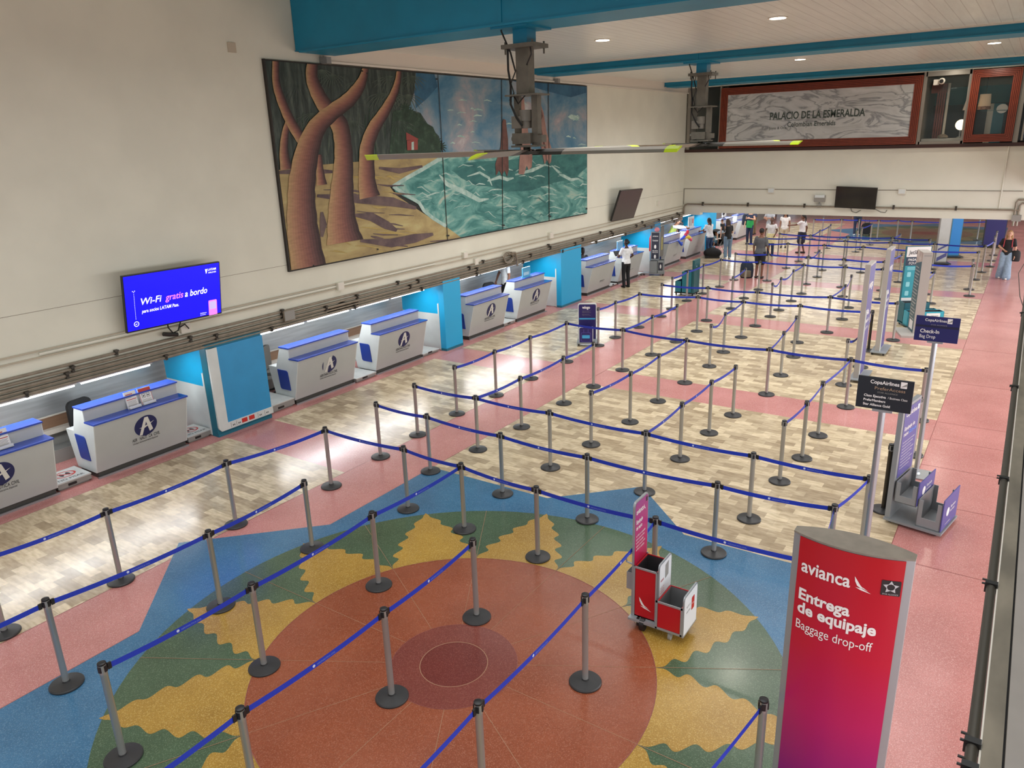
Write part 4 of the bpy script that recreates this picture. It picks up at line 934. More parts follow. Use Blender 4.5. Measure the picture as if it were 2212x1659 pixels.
# clerks' chairs
def chair(x, y, rz, label, col):
    r = thing('office_chair', label, 'chair', (x, y, 0), rz)
    m = mat(col[0], col[1], .6)
    f = MB(); f.prism([(a, -.02, b_) for a, b_ in rrect(.44, .5, .1, 4, 0, .78)], (0, .06, 0)); f.build('backrest', m, r)
    f = MB(); f.prism([(a, b_, .44) for a, b_ in rrect(.46, .44, .1, 4, 0, .22)], (0, 0, .07)); f.build('seat', m, r)
    f = MB(); f.cyl((0,.2,.1), (0,.2,.44), .03); f.box(-.03, .03, -.05, .2, .40, .44); f.box(-.03, .03, -.06, -.02, .40, .6); f.build('gas_column', M_DARK, r)
    for k in range(5):
        a = R(72*k); f = MB(); f.cyl((0,.2,.10), (.27*math.cos(a), .2+.27*math.sin(a), .06), .022, .015); lg = f.build('leg', M_DARK, r)
        f = MB(); f.sphere((.27*math.cos(a), .2+.27*math.sin(a), .03), .03); f.build('caster', M_DARK, lg)
M_DKF, M_GRF = ('dark_fabric', '#1c1c1e'), ('grey_mesh', '#5c5a55')
chair(-13.02, 5.86, R(-80), 'dark office chair behind the counter with red brochures', M_DKF)
chair(-13.02, 9.75, R(-60), 'grey mesh office chair behind the damaged-logo counter', M_GRF)
chair(-13.02, 17.9, R(-100), 'dark office chair beside the standing clerk without visible head', M_DKF)
chair(-13.02, 15.6, R(-100), 'dark office chair behind the counter just past the second pillar', M_DKF)
# black box + red hose reel on pillar four, wall cabinet
r = thing('fire_extinguisher', 'red fire extinguisher hanging on the dark cabinet beside the fourth pillar', 'extinguisher', (-11.75, 26.75, .85))
f = MB(); f.lathe([(.075, 0), (.08, .03), (.08, .5), (.04, .58), (.02, .62)], (0,0,0), 16); f.build('cylinder', mat('extinguisher_red', '#a8232a', .35), r)
f = MB(); f.tube([(0,0,.62), (.06,-.05,.6), (.1,-.06,.3), (.09,-.05,.1)], .012); f.build('hose', M_DARK, r)
r = thing('metal_cabinet', 'grey metal cabinet on the wall behind the tall dark luggage sizer', 'cabinet', (-11.8, 27.5, 0))
f = MB(); f.box(-.35, 0, 0, .55, .5, 1.66); f.box(-.33, -.25, .05, .5, 0, .5); f.build('cabinet_body', mat('cabinet_grey', '#6c6a66', .45, .2), r, smooth=False)
f = MB(); f.box(0, .012, .02, .53, .52, 1.64); f.box(.012, .02, .42, .46, 1.0, 1.15); f.build('door', mat('cabinet_door', '#77756f', .4, .2), r, smooth=False)
f = MB(); f.box(.012, .014, .32, .40, .75, 1.25); f.build('label_strip', mat('label_yellow', '#c2bb59', .5), r, smooth=False)
# ribbons on the counter beyond the fourth pillar
r = thing('ribbon_garland', 'red, yellow and blue paper ribbons hanging from the counter beyond the fourth pillar', 'garland', (-11.6, 29.1, .98))
for n, (a, b_, c, m) in enumerate([(0.0, -.18, .30, '#2456d8'), (.28, .10, .34, '#2b4fe0'), (.45, .20, .30, '#c2335a'), (.62, .28, .34, '#d8283f'), (.75, .05, .40, '#e2c531'), (.9, .0, .38, '#e8d33f'), (1.02, -.12, .3, '#d94b78')]):
    f = MB(); f.tube([(0,a-.1,.02), (.06,a,b_*.5), (.08,a+.12,b_), (.05,a+.25,b_*.6)], [.02,.05,.06,.03], 6); f.build('ribbon', mat('ribbon%d' % n, m, .5), r)
# ------------------------------------------------------------------ belt stanchions
PH = .98
POST = {
'p1':(-8.32,7.12),'p2':(-8.45,8.35),'p3':(-8.56,9.43),'p4':(-7.34,8.32),'p5':(-8.62,10.65),'p6':(-7.21,9.42),'p7':(-8.59,11.93),'p8':(-8.57,13.24),'p9':(-5.88,8.23),'p10':(-7.14,10.67),'p11':(-5.76,9.40),'p12':(-7.12,12.17),'p13':(-7.11,13.39),'p14':(-5.65,10.56),'p15':(-4.43,8.17),'p16':(-5.72,7.09),'p17':(-6.78,7.15),'p18':(-4.49,6.99),'p19':(-5.54,11.86),'p20':(-7.10,14.75),'p21':(-4.11,9.34),'p22':(-5.77,5.48),'p23':(-4.40,5.58),'a':(-8.54,14.75),'d':(-8.57,16.39),'e':(-8.55,17.31),'f':(-8.48,18.60),'h':(-7.04,16.21),'i':(-6.99,17.60),'j':(-8.47,20.10),'k':(-8.59,21.17),'l':(-8.62,22.47),'m':(-8.59,23.79),'n':(-7.13,20.17),'o':(-6.92,18.86),'p':(-5.54,14.53),'q':(-5.56,13.17),'r':(-5.63,17.21),'s':(-5.51,15.92),'t':(-5.70,18.77),'u':(-5.75,20.13),'v':(-5.71,21.40),'w':(-7.16,23.61),'x':(-7.02,21.96),'y':(-5.73,22.35),'z':(-5.75,23.80),'A':(-5.76,25.08),'B':(-7.17,25.17),'C':(-3.85,14.58),'D':(-3.95,15.98),'E':(-4.09,17.55),'F':(-4.34,18.89),'G':(-3.93,20.24),'H':(-3.90,21.93),'J':(-2.61,17.39),'K':(-2.71,18.88),'L':(-2.67,15.91),'M':(-2.36,14.55),'N':(-2.47,12.83),'O':(-2.46,11.71),'Pp':(-4.04,13.10),'Q':(-4.11,12.04),'R':(-4.12,10.73),'U':(-2.53,10.68),'W':(-2.56,9.30),'X':(-2.66,8.20),'AB':(-1.08,10.47),'b1':(-8.58,3.91),'b2':(-8.56,5.56),'b4':(-7.13,5.67),'b5':(-7.04,4.22),'b6':(-7.22,2.58),'b7':(-5.74,3.79),'b8':(-5.82,2.36),'c1':(-4.34,4.15),'c2':(-2.89,5.29),'f1':(-8.48,26.64),'f2':(-8.49,25.16),'f3':(-7.39,26.92),'f4':(-8.64,32.85),'f5':(-7.51,29.88),'f6':(-8.74,31.14),'f7':(-8.93,29.41),'f8':(-7.50,31.70),'f9':(-7.33,32.60),'f10':(-8.65,38.89),'f11':(-8.44,39.96),'f12':(-7.41,36.70),'f13':(-7.35,34.36),'f14':(-7.31,35.81),'f15':(-7.44,39.17),'f16':(-5.89,32.61),'f17':(-5.75,31.36),'f18':(-6.20,29.91),'f19':(-6.02,28.35),'f20':(-6.03,26.81),'f21':(-4.88,26.72),'f22':(-4.53,25.15),'I':(-4.05,23.54),'f23':(-4.85,29.89),'f24':(-3.64,26.63),'f25':(-3.46,25.15),'f26':(-4.19,31.47),'f27':(-4.21,34.04),'f28':(-4.32,32.89),'f29':(-5.96,35.93),'f30':(-5.99,35.11),'f31':(-6.66,39.19),'f32':(-5.82,39.20),'f33':(-5.85,37.59),'f34':(-4.42,39.17),'f35':(-5.03,39.46),'f38':(-3.00,32.70),'f39':(-2.72,31.58),'f40':(-1.51,39.92),'f41':(-1.14,31.54),'f42':(-0.95,32.98),'f43':(-1.24,29.86),'f44':(-1.28,27.90),'f45':(-1.19,26.78),'f46':(-0.98,34.46),'f47':(-0.99,36.04),'f48':(-2.08,25.13),'f49':(-2.37,26.56),'f50':(-2.12,23.97),'f51':(-2.36,20.14),'f52':(-3.39,28.39),'f53':(-1.86,40.74),'f54':(-1.11,14.45),'f55':(-1.00,12.71),'f56':(-1.03,11.66),'Z':(-1.34,8.28),'AA':(-1.15,9.29),'Y':(-2.94,7.00),'c3':(-2.90,3.64),'c4':(-1.11,4.78),'b9':(-4.39,2.64),'H1':(-1.24,7.00),'b10':(-8.67,2.64),
}
M_POST = mat('post_steel', '#a4a4a2', .28, .55, var=.10, vscale=5, stretch=(1, 1, .25)); M_BASE = mat('post_base_rubber', '#2b2b2c', .42, var=.12, vscale=7)
M_CAP = mat('post_cap_black', '#17171a', .4); M_BELT = mat('belt_blue', '#1533ae', .5); M_BELTW = mat('belt_print', '#7f97d8', .5)
f = MB(); f.lathe([(.157, 0), (.158, .012), (.15, .022), (.06, .034), (.036, .038), (.034, .05)], (0,0,0), 36); _o = f.build('base', M_BASE); ME_BASE = _o.data; bpy.data.objects.remove(_o)
f = MB(); f.lathe([(.0305, .04), (.0305, .865), (.0315, .867), (.0315, .885)], (0,0,0), 20); _o = f.build('pole', M_POST); ME_POLE = _o.data; bpy.data.objects.remove(_o)
f = MB(); f.lathe([(.0325, .885), (.0325, .965), (.034, .967), (.034, .976), (.028, .98)], (0,0,0), 20, 0)
for a in range(4):
    M_ = Matrix.Rotation(R(90*a+20), 4, 'Z'); s0 = len(f.v); f.box(.026, .038, -.014, .014, .90, .955, 1); f.xf(M_, s0)
_o = f.build('belt_head', [M_POST, M_CAP]); ME_HEAD = _o.data; bpy.data.objects.remove(_o)
f = MB(); f.lathe([(.0335, .962), (.0345, .966), (.0345, .978), (.028, .982)], (0,0,0), 20, 0); _o = f.build('cap', M_CAP); ME_CAP = _o.data; bpy.data.objects.remove(_o)
BLACKS = ('AB', 'K')
ME_POLEB = ME_POLE.copy(); ME_POLEB.materials.clear(); ME_POLEB.materials.append(mat('post_black_steel', '#38342f', .35, .4))
POSTOBJ = {}
def ordi(i): return nth[i]
NAMES = [
 ('of the belt line beside the nearest counters', ['b10','b1','b2','p1']),
 ('of the second belt line from the nearest counters', ['b6','b5','b4']),
 ('of the belt line over the green and blue mosaic', ['b8','b7','p22']),
 ('of the belt line left of the mosaic centre', ['b9','c1','p23']),
 ('of the belt line right of the mosaic centre', ['c3','c2']),
 ('of the belt row crossing the blue mosaic tips', ['p17','p16','p18','Y','H1']),
 ('of the belt row one behind the mosaic', ['p2','p4','p9','p15','X','Z','AA']),
 ('of the belt row two behind the mosaic', ['p3','p6','p11','p21','W']),
 ('of the belt line on the pink band mid-hall', ['p10','p12','p13']),
 ('of the belt line facing the third and fourth counters', ['p5','p7','p8','a']),
 ('of the belt row ending at the navy placard', ['p20','p','C','M','f54']),
 ('of the two-post belt right of the small navy sizer', ['h','i']),
 ('of the belt line over the middle cream tiles', ['p14','p19','q']),
 ('of the three-post belt on the brown tiles', ['R','Q','Pp']),
 ('of the belt line left of the black placard', ['U','O','N']),
 ('of the two-post belt behind the brown tiles', ['D','E']),
 ('of the belt line starting at the navy sizer', ['d','e','f']),
 ('of the belt row running right from the navy sizer line', ['o','t','F','K','J','L']),
 ('of the belt row in front of the teal sizer box', ['j','n','u','G','f51']),
 ('of the belt line passing the teal sizer box', ['k','l','m','f2']),
 ('of the belt row in front of the man in grey', ['B','A','f22','f25','f48']),
 ('of the slack two-post belt mid-hall', ['s','r']), ('of the short belt by the standing backpack', ['x','w']),
 ('of the slack three-post belt right of the backpack', ['v','y','z']), ('of the two-post belt left of the purple boards', ['H','I']),
 ('of the belt row behind the man in grey', ['f1','f3','f20','f21','f24','f52','f49','f45']),
 ('of the far belt row level with the pointing woman', ['f7','f5','f18','f23','f43']),
 ('of the far belt row second from the back', ['f6','f8','f17','f26','f39','f41','f42']),
 ('of the far belt row before the far mosaic', ['f4','f9','f16','f28','f38','f27']),
 ('of the rearmost belt row under the back wall', ['f10','f15','f31','f32','f35','f34','f40']),
 ('of the far belt beside the pointing woman', ['f13','f12','f14']), ('of the far belt behind the suitcase', ['f30','f29','f33']),
 ('of the right far posts near the walking woman', ['f44','f46','f47']), ('of the posts behind the purple sizer', ['f55','f56','AB']),
]
LBL = {}
for ph, ks in NAMES:
    for i, k in enumerate(ks): LBL[k] = 'steel belt post, %s %s' % (ordi(i), ph)
LBL['c4'] = 'steel belt post at the bottom edge just left of the red totem'
LBL['f19'] = 'steel belt post with dark top at the end of a sagging far belt'
LBL['f11'] = 'thin far pole rising behind the rearmost belt row'
LBL['f50'] = 'steel belt post half hidden by the grey text totem'
LBL['f53'] = 'thin far post on a dark base left of the far navy panel'
def stanchion(k, x, y, label=None):
    r = thing('belt_stanchion', label or LBL.get(k, 'steel belt post standing just outside the frame edge'), 'stanchion', (x, y, .0066 if y < 9 else .002), 0, 'belt stanchions of the queue lanes')
    for n, me in (('base', ME_BASE), ('pole', ME_POLEB if k in BLACKS else ME_POLE), ('belt_head', ME_HEAD), ('cap', ME_CAP)):
        o = bpy.data.objects.new(n, me); COL.objects.link(o); o.parent = r
    POSTOBJ[k] = r; return r
for k, (x, y) in POST.items(): stanchion(k, x, y)
def extend(k, a, b, s=1.0):
    A, B = POST[a], POST[b]; POST[k] = (A[0]+(A[0]-B[0])*s, A[1]+(A[1]-B[1])*s); stanchion(k, *POST[k])
extend('e1', 'b6', 'b5'); extend('e2', 'b9', 'c1'); extend('e3', 'c3', 'c2'); extend('e4', 'b10', 'b1')
POST['e5'] = (-1.42, 2.9); stanchion('e5', -1.42, 2.9)
CH = ['e4 b10 b1 b2 p1 p17 p16 p18 Y H1', 'e1 b6 b5 b4', 'b8 b7 p22 p16', 'e2 b9 c1 p23', 'e3 c3 c2 Y', 'e5 c4', 'p2 p4 p9 p15 X Z AA', 'Z H1', 'p3 p6 p11 p21 W AA',
      'p6 p10 p12 p13', 'p5 p7 p8 a p20 p C M f54', 'p20 h i', 'p14 p19 q p', 'p21 R Q Pp', 'U O N M', 'C D E', 'd e f o t F K J L', 'j n u G f51', 'k l m f2 B A f22 f25', 's r t', 'x w', 'v y z A',
      'G H I', 'f1 f3 f20 f21 f24', 'f49 f45', 'f25 f48', 'f20 f19', 'f7 f5 f18 f23', 'f4 f9 f16 f28 f38', 'f6 f8 f17 f26 f39 f41', 'f9 f13 f12', 'f28 f27', 'f10 f15 f31 f32 f35 f34 f40', 'f29 f33', 'f41 f42', 'f23 f43', 'AB f56', 'f52 f24', 'f48 f50']
SLACK = {'s r': .12, 'y z': .1, 'v y': .12, 'K J': .16, 'J L': .12, 'H I': .1, 'f20 f19': .1}
for ch in CH:
    ks = ch.split()
    for a, b in zip(ks, ks[1:]):
        A, B = Vector((*POST[a], 0)), Vector((*POST[b], 0)); d = B-A; Lg = d.length; u = d/Lg
        sag = SLACK.get(a+' '+b, .012+.010*Lg); n = 12
        pts = [A+u*(.04+(Lg-.08)*i/n) for i in range(n+1)]
        pts = [Vector((p.x, p.y, .925-sag*4*(i/n)*(1-i/n))) for i, p in enumerate(pts)]
        root = POSTOBJ[a]; f = MB(); rel = [p-root.location*1 for p in pts]
        f.strip(rel, .052, 0)
        for e, s_ in ((0, 1), (n, -1)):
            p = rel[e]; f.prism([p+Vector((0,0,z))+n_ for z, n_ in ((-.03, Vector((-u.y,u.x,0))*-.008), (.03, Vector((-u.y,u.x,0))*-.008), (.03, Vector((-u.y,u.x,0))*.008), (-.03, Vector((-u.y,u.x,0))*.008))], u*s_*.03, 1)
        if A.y < 12 and Lg > 1.2:
            nm = Vector((u.y, -u.x, 0)); nm = nm if nm.dot(Vector((0,0,0))-A) > 0 else -nm
            rt = Vector((0,0,1)).cross(nm) * -1; rt = nm.cross(Z_)*-1
            i0 = n//2-1; c = (rel[i0]+rel[i0+1])/2+nm*.0025; up = Z_
            tq = [c+rt*(.014*math.cos(t_))+up*(.014*math.sin(t_)) for t_ in [i*math.pi/5 for i in range(10)]]
            f.poly(tq, 2); f.text('AERONAUTICA CIVIL', c+rt*.03-up*.010, rt, up, .022, 3, .20)
        f.build('belt', [M_BELT, M_CAP, mat('belt_emblem', '#c3cdea', .5), M_BELTW], root, smooth=False)
# ------------------------------------------------------------------ airline signs and bag sizers
M_AVR = ramp_z('totem_red_gradient', [(0.0, '#5d0a72'), (.45, '#85126f'), (1.05, '#b01558'), (1.6, '#b81334'), (2.39, '#b0101c')], .3)
M_AVRED = mat('cart_red', '#b5121f', .35); M_FRAME = mat('sign_frame_grey', '#9a9fa2', .4, .4); M_TXTW = mat('sign_white', '#e9e6e4', .5)
M_TOTTOP = mat('totem_dusty_top', '#7d766b', .6, var=.12, vscale=9)
def bird(f, o, r, u, s, mi):
    o, r, u = Vector(o), Vector(r), Vector(u)
    def C(pts): f.poly([o+r*(a*s)+u*(b*s) for a, b in pts], mi)
    C([(0, .95), (.05, .62), (.18, .35), (.42, .20), (.50, .26), (.34, .44), (.16, .72)])
    C([(.10, .22), (.45, .20), (.78, .06), (1.0, -.05), (.70, .02), (.42, .08)]); C([(.5, .30), (.72, .16), (.82, .10), (.62, .18), (.45, .24)])
tt = thing('airline_totem', 'tall curved red and purple baggage drop-off totem at the lower right', 'sign', (-.646, 4.845, 0))
w = .735; H = 2.39
def lens(x, side): return side*(.035+.085*(1-(2*x/w)**2))
xs = [-w/2+w*i/16 for i in range(17)]
f = MB(); out = [(x, lens(x, -1)) for x in xs]+[(x, lens(x, 1)) for x in reversed(xs)]
f.prism([(x, y, .06) for x, y in out], (0, 0, H-.06), 0); f.build('core', M_FRAME, tt)
f = MB(); f.prism([(x*1.005, y*1.04, H) for x, y in out], (0, 0, .012), 0); f.build('top_cap', M_TOTTOP, tt, smooth=False)
f = MB(); xx = [x for x in xs if abs(x) < .335]
for sgn in (-1, 1):
    v = [(x, lens(x, sgn)+sgn*.004, z) for x in xx for z in (.08, H-.005)]
    f.add(v, [(2*i, 2*i+2, 2*i+3, 2*i+1) for i in range(len(xx)-1)], 0)
f.build('printed_face', M_AVR, tt)
f = MB(); f.box(-w/2+.02, w/2-.02, -.05, .05, 0, .06); f.build('foot', M_GREY, tt, smooth=False)
f = MB(); wp = lambda p: Vector((p.x, lens(p.x, -1)-.0075, p.z))
f.text('avianca', (-0.293, 0, 2.136), X_, Z_, 0.136, 0, 0.319, .02, warp=wp)
s0 = len(f.v); bird(f, (0.048, 0, 2.127), X_, Z_, .105, 0); f.v[s0:] = [tuple(wp(Vector(p))) for p in f.v[s0:]]
f.build('logotype', M_TXTW, tt, smooth=False); f = MB()
f.text('Entrega', (-0.293, 0, 1.922), X_, Z_, 0.118, 0, 0.337, .03, warp=wp); f.text('de equipaje', (-0.293, 0, 1.817), X_, Z_, 0.118, 0, 0.503, .03, warp=wp)
f.text('Baggage drop-off', (-0.293, 0, 1.690), X_, Z_, 0.101, 0, 0.494, .0, warp=wp)
f.build('lettering', M_TXTW, tt, smooth=False); f = MB()
s0 = len(f.v); f.poly([(x, 0, z) for x, z in rrect(.109, .109, .004, 1, 0.258, 2.184)], 1)
f.v[s0:] = [tuple(wp(Vector(p))) for p in f.v[s0:]]
for k in range(5):
    a = R(90+72*k); c = Vector((0.258+.025*math.cos(a), 0, 2.192+.025*math.sin(a))); d = Vector((math.cos(a), 0, math.sin(a))); n = Vector((-d.z, 0, d.x))
    s0 = len(f.v); f.add([c+d*.022, c-d*.008+n*.016, c-d*.002, c-d*.008-n*.016], [(0,1,2,3)], 2)
    f.v[s0:] = [(p[0], lens(p[0], -1)-.009, p[2]) for p in f.v[s0:]]
f.text('STAR ALLIANCE', (0.215, 0, 2.136), X_, Z_, .014, 2, .087, warp=lambda p: Vector((p.x, lens(p.x, -1)-.009, p.z)))
f.build('badge', [M_TXTW, mat('badge_black', '#1d1b1e', .5), mat('badge_silver', '#b9b9bd', .4)], tt, smooth=False)

def open_box(f, x0, x1, y0, y1, z0, z1, t, mo, mi_, notch=None):
    """open-topped bin with inner faces"""
    f.box(x0, x1, y0, y1, z0, z0+t, mo)
    for (a, b_, c, d) in ((x0, x0+t, y0, y1), (x1-t, x1, y0, y1), (x0, x1, y0, y0+t), (x0, x1, y1-t, y1)): f.box(a, b_, c, d, z0, z1, mo)
    e = t+.002
    f.box(x0+t, x1-t, y0+t, y1-t, z0+t, z0+t+.01, mi_)
    for (a, b_, c, d) in ((x0+t, x0+e, y0+t, y1-t), (x1-e, x1-t, y0+t, y1-t), (x0+t, x1-t, y0+t, y0+e), (x0+t, x1-t, y1-e, y1-t)): f.box(a, b_, c, d, z0+t, z1-.01, mi_)
def caster(parent, x, y, r=.04, m=None):
    o = MB(); o.cyl((x-.015, y, r), (x+.015, y, r), r, n=16); o.box(x-.022, x+.022, y-.012, y+.012, r, r*2+.02); return o.build('caster', m or M_DARK, parent)
# --- red bag sizer cart
ct = thing('bag_sizer_cart', 'red and grey wheeled bag sizer with tall purple-red header on the mosaic', 'bag sizer', (-2.88, 6.34, 0))
M_IN = mat('bin_dark_inside', '#3b3a3d', .6); M_BINW = mat('bin_white_front', '#d9dde0', .4)
f = MB(); h = rrect(.47, 1.33, .06, 5, .235, .785, (0, 0, 1, 1)); f.prism([(-.03, a, b_) for a, b_ in h], (.022, 0, 0), 0)
h2 = rrect(.44, 1.30, .05, 5, .235, .785, (0, 0, 1, 1)); f.poly([(-.006, a, b_) for a, b_ in h2], 1)
f.text('avianca', (-.004, .05, 1.30), Y_, Z_, .085, 2, .24, .015); bird(f, (-.004, .30, 1.29), Y_, Z_, .07, 2)
f.text('Equipaje', (-.004, .05, 1.19), Y_, Z_, .065, 2, .22, .015); f.text('de mano', (-.004, .05, 1.12), Y_, Z_, .065, 2, .2, .015)
for k in range(5): f.text('tamano y peso permitido' if k % 2 else 'verifica tu equipaje', (-.004, .05, 1.04-.04*k), Y_, Z_, .033, 2, .32-.03*(k % 3))
f.add([(-.004, .38, 1.36), (-.004, .43, 1.36), (-.004, .43, 1.41), (-.004, .38, 1.41)], [(0,1,2,3)], 3)
f.build('header_board', [M_FRAME, ramp_z('cart_header_gradient', [(.10, '#b5121f'), (.7, '#c21a3c'), (1.45, '#8f2f7e')], .35), M_TXTW, M_DARK], ct, smooth=False)
f = MB(); open_box(f, 0, .25, 0, .46, .14, .72, .012, 0, 1)
for x in (0, .25): 
    for y in (0, .46): f.box(x-.01, x+.01, y-.01, y+.01, .12, .735, 2)
for z in (.13, .725): f.box(-.01, .26, -.012, .005, z-.01, z+.01, 2)
bird(f, (.06, -.002, .25), X_, Z_, .14, 3); tb_ = f.build('tall_bin', [M_AVRED, M_IN, M_FRAME, M_TXTW], ct, smooth=False)
f = MB(); h = rrect(.46, .72, .05, 5, .23, .46, (0, 0, 1, 1)); f.prism([(.262, a, b_) for a, b_ in h], (.014, 0, 0), 0); h = rrect(.43, .69, .04, 5, .23, .46, (0, 0, 1, 1)); f.poly([(.2775, a, b_) for a, b_ in h], 1)
f.text('avianca', (.279, .05, .60), Y_, Z_, .05, 2, .12); f.poly([(.279, .28+a*.06, .68+b_*.09) for a, b_ in ((-1,-1), (1,-.8), (1,1), (-1,.8))], 3)
for k in range(3): f.text('55 x 35 x 25 cm', (.279, .05, .52-.03*k), Y_, Z_, .025, 2, .14)
f.build('bin_front_panel', [M_FRAME, M_BINW, M_AVRED, M_GREY], tb_, smooth=False)
f = MB(); open_box(f, .285, .555, -.09, .42, .13, .44, .012, 0, 1)
for x in (.285, .555): f.box(x-.01, x+.01, -.10, -.08, .12, .45, 2)
for z in (.13, .44): f.box(.275, .565, -.10, -.085, z-.01, z+.01, 2)
for k in range(3): f.box(.33+.07*k, .38+.07*k, 0, .22, .155, .20, 3)
lb_ = f.build('low_bin', [M_AVRED, mat('bin_grey_inside', '#77797a', .5), M_FRAME, M_GREY], ct, smooth=False)
f = MB(); h = rrect(.53, .47, .05, 5, .165, .345, (0, 0, 1, 1)); f.prism([(.565, a, b_) for a, b_ in h], (.014, 0, 0), 0); h = rrect(.50, .44, .04, 5, .165, .345, (0, 0, 1, 1)); f.poly([(.5805, a, b_) for a, b_ in h], 1)
f.poly([(.582, a, b_) for a, b_ in rrect(.11, .15, .01, 2, .25, .40)], 2); f.text('avianca', (.583, .215, .39), Y_, Z_, .03, 4, .07); f.text('40 x 35 x 25', (.582, .0, .42), Y_, Z_, .03, 3, .14); f.text('equipaje de mano', (.582, .0, .36), Y_, Z_, .03, 3, .15)
f.build('low_front_panel', [M_FRAME, M_BINW, M_AVRED, M_INK, M_TXTW], lb_, smooth=False)
f = MB(); f.box(-.10, -.035, .04, .34, .42, .62, 0); f.box(-.095, -.04, .05, .33, .60, .625, 1); f.build('leaflet_tray', [M_FRAME, M_IN], ct, smooth=False)
f = MB(); f.tube([(-.03, .06, .72), (-.11, .06, .73), (-.12, .06, .80), (-.03, .1, .86)], .012); f.build('handle', M_FRAME, ct)
f = MB(); f.box(-.04, .58, -.08, .44, .105, .13); bp = f.build('base_plate', M_FRAME, ct, smooth=False)
f = MB(); f.cyl((.09, -.02, .075), (.14, -.02, .075), .075, n=24); f.box(.05, .075, -.05, .01, .05, .14); f.build('wheel', M_DARK, bp)
f = MB(); f.cyl((.09, .40, .075), (.14, .40, .075), .075, n=24); f.build('wheel', M_DARK, bp)
caster(bp, .42, -.02, .045, M_GREY); caster(bp, .5, .36, .045, M_GREY)

for o in [c for c in ct.children] + [d for c in ct.children for d in c.children]:
    o.data.transform(Matrix.Diagonal((1, .70, 1, 1)))
# --- purple bag sizer at the walkway
M_PURP = mat('panel_purple', '#4a4a8f', .4); M_NAVYS = mat('placard_navy', '#15195c', .45); M_BLK = mat('placard_black', '#141d26', .45); M_SIZG = mat('sizer_grey', '#8e9396', .42, .25)
cs = thing('bag_sizer', 'grey bag sizer with tall purple header beside the pink walkway', 'bag sizer', (-.96, 10.12, 0), R(-11))
f = MB(); h = rrect(.66, 1.62, .0, 1, .33, .82); f.prism([(-.06, a, b_) for a, b_ in [(0, .05), (.66, .05), (.66, 1.62), (0, 1.62)]], (.06, 0, 0), 0)
f.add([(.003, .07, .62), (.003, .62, .62), (.003, .62, 1.58), (.003, .07, 1.58)], [(0,1,2,3)], 1)
f.text('CopaAirlines', (.005, .12, 1.46), Y_, Z_, .09, 2, .4, .02); f.add([(.005, .54, 1.46), (.005, .6, 1.46), (.005, .6, 1.53), (.005, .54, 1.53)], [(0,1,2,3)], 2)
f.text('Equipaje de', (.005, .12, 1.27), Y_, Z_, .075, 2, .38, .02); f.text('mano', (.005, .12, 1.19), Y_, Z_, .075, 2, .17, .02); f.text('Carry-on', (.005, .31, 1.19), Y_, Z_, .075, 3, .26, .02)
for k in range(9): f.text(['Articulo personal y equipaje', 'dimensiones permitidas', 'Personal item and carry-on'][k % 3], (.005, .12, 1.09-.045*k), Y_, Z_, .03, 2, .44-.05*(k % 3))
f.build('header_board', [M_SIZG, M_PURP, M_TXTW, mat('header_blue_text', '#5f8ff0', .5)], cs, smooth=False)
def notched(f, x0, x1, y0, y1, z0, z1, dn, mi):
    """bin whose two long side walls have a U notch"""
    for y in (y0, y1-.012):
        pr = [(x0, z0), (x1, z0), (x1, z1), (x1-.06, z1), (x1-.06, z1-dn), (x0+.06, z1-dn), (x0+.06, z1), (x0, z1)]
        f.prism([(x, y, z) for x, z in pr], (0, .012, 0), mi)
    f.box(x0, x0+.012, y0, y1, z0, z1, mi); f.box(x1-.012, x1, y0, y1, z0, z1, mi); f.box(x0, x1, y0, y1, z0, z0+.012, mi)
f = MB(); notched(f, .02, .29, .02, .62, .32, .60, .18, 0); ub_ = f.build('upper_bin', M_SIZG, cs, smooth=False)
f = MB(); notched(f, .31, .60, .02, .62, .07, .44, .24, 0); lb_ = f.build('lower_bin', M_SIZG, cs, smooth=False)
def frontp(x, z0, z1, y0, y1, own):
    f = MB(); f.box(x, x+.012, y0, y1, z0, z1, 0); X = x+.0135
    f.poly([(X, y0+.2+.06*math.cos(a), (z0+z1)/2+.06*math.sin(a)) for a in [i*math.pi/10 for i in range(20)]], 1)
    f.text('Equipaje', (X, y0+.3, (z0+z1)/2+.02), Y_, Z_, .05, 1, .2, .01); f.text('de mano', (X, y0+.3, (z0+z1)/2-.04), Y_, Z_, .05, 1, .18, .01); f.text('CopaAirlines', (X, y0+.14, z0+.05), Y_, Z_, .03, 1, .2)
    return f.build('front_panel', [M_PURP, M_TXTW], own, smooth=False)
frontp(.292, .34, .66, .01, .63, ub_); frontp(.602, .08, .52, .01, .63, lb_)
f = MB(); f.box(-.07, .63, -.02, .66, .04, .07); bp = f.build('base_plate', M_SIZG, cs, smooth=False)
for x in (0, .55):
    for y in (.05, .6): caster(bp, x, y, .02)
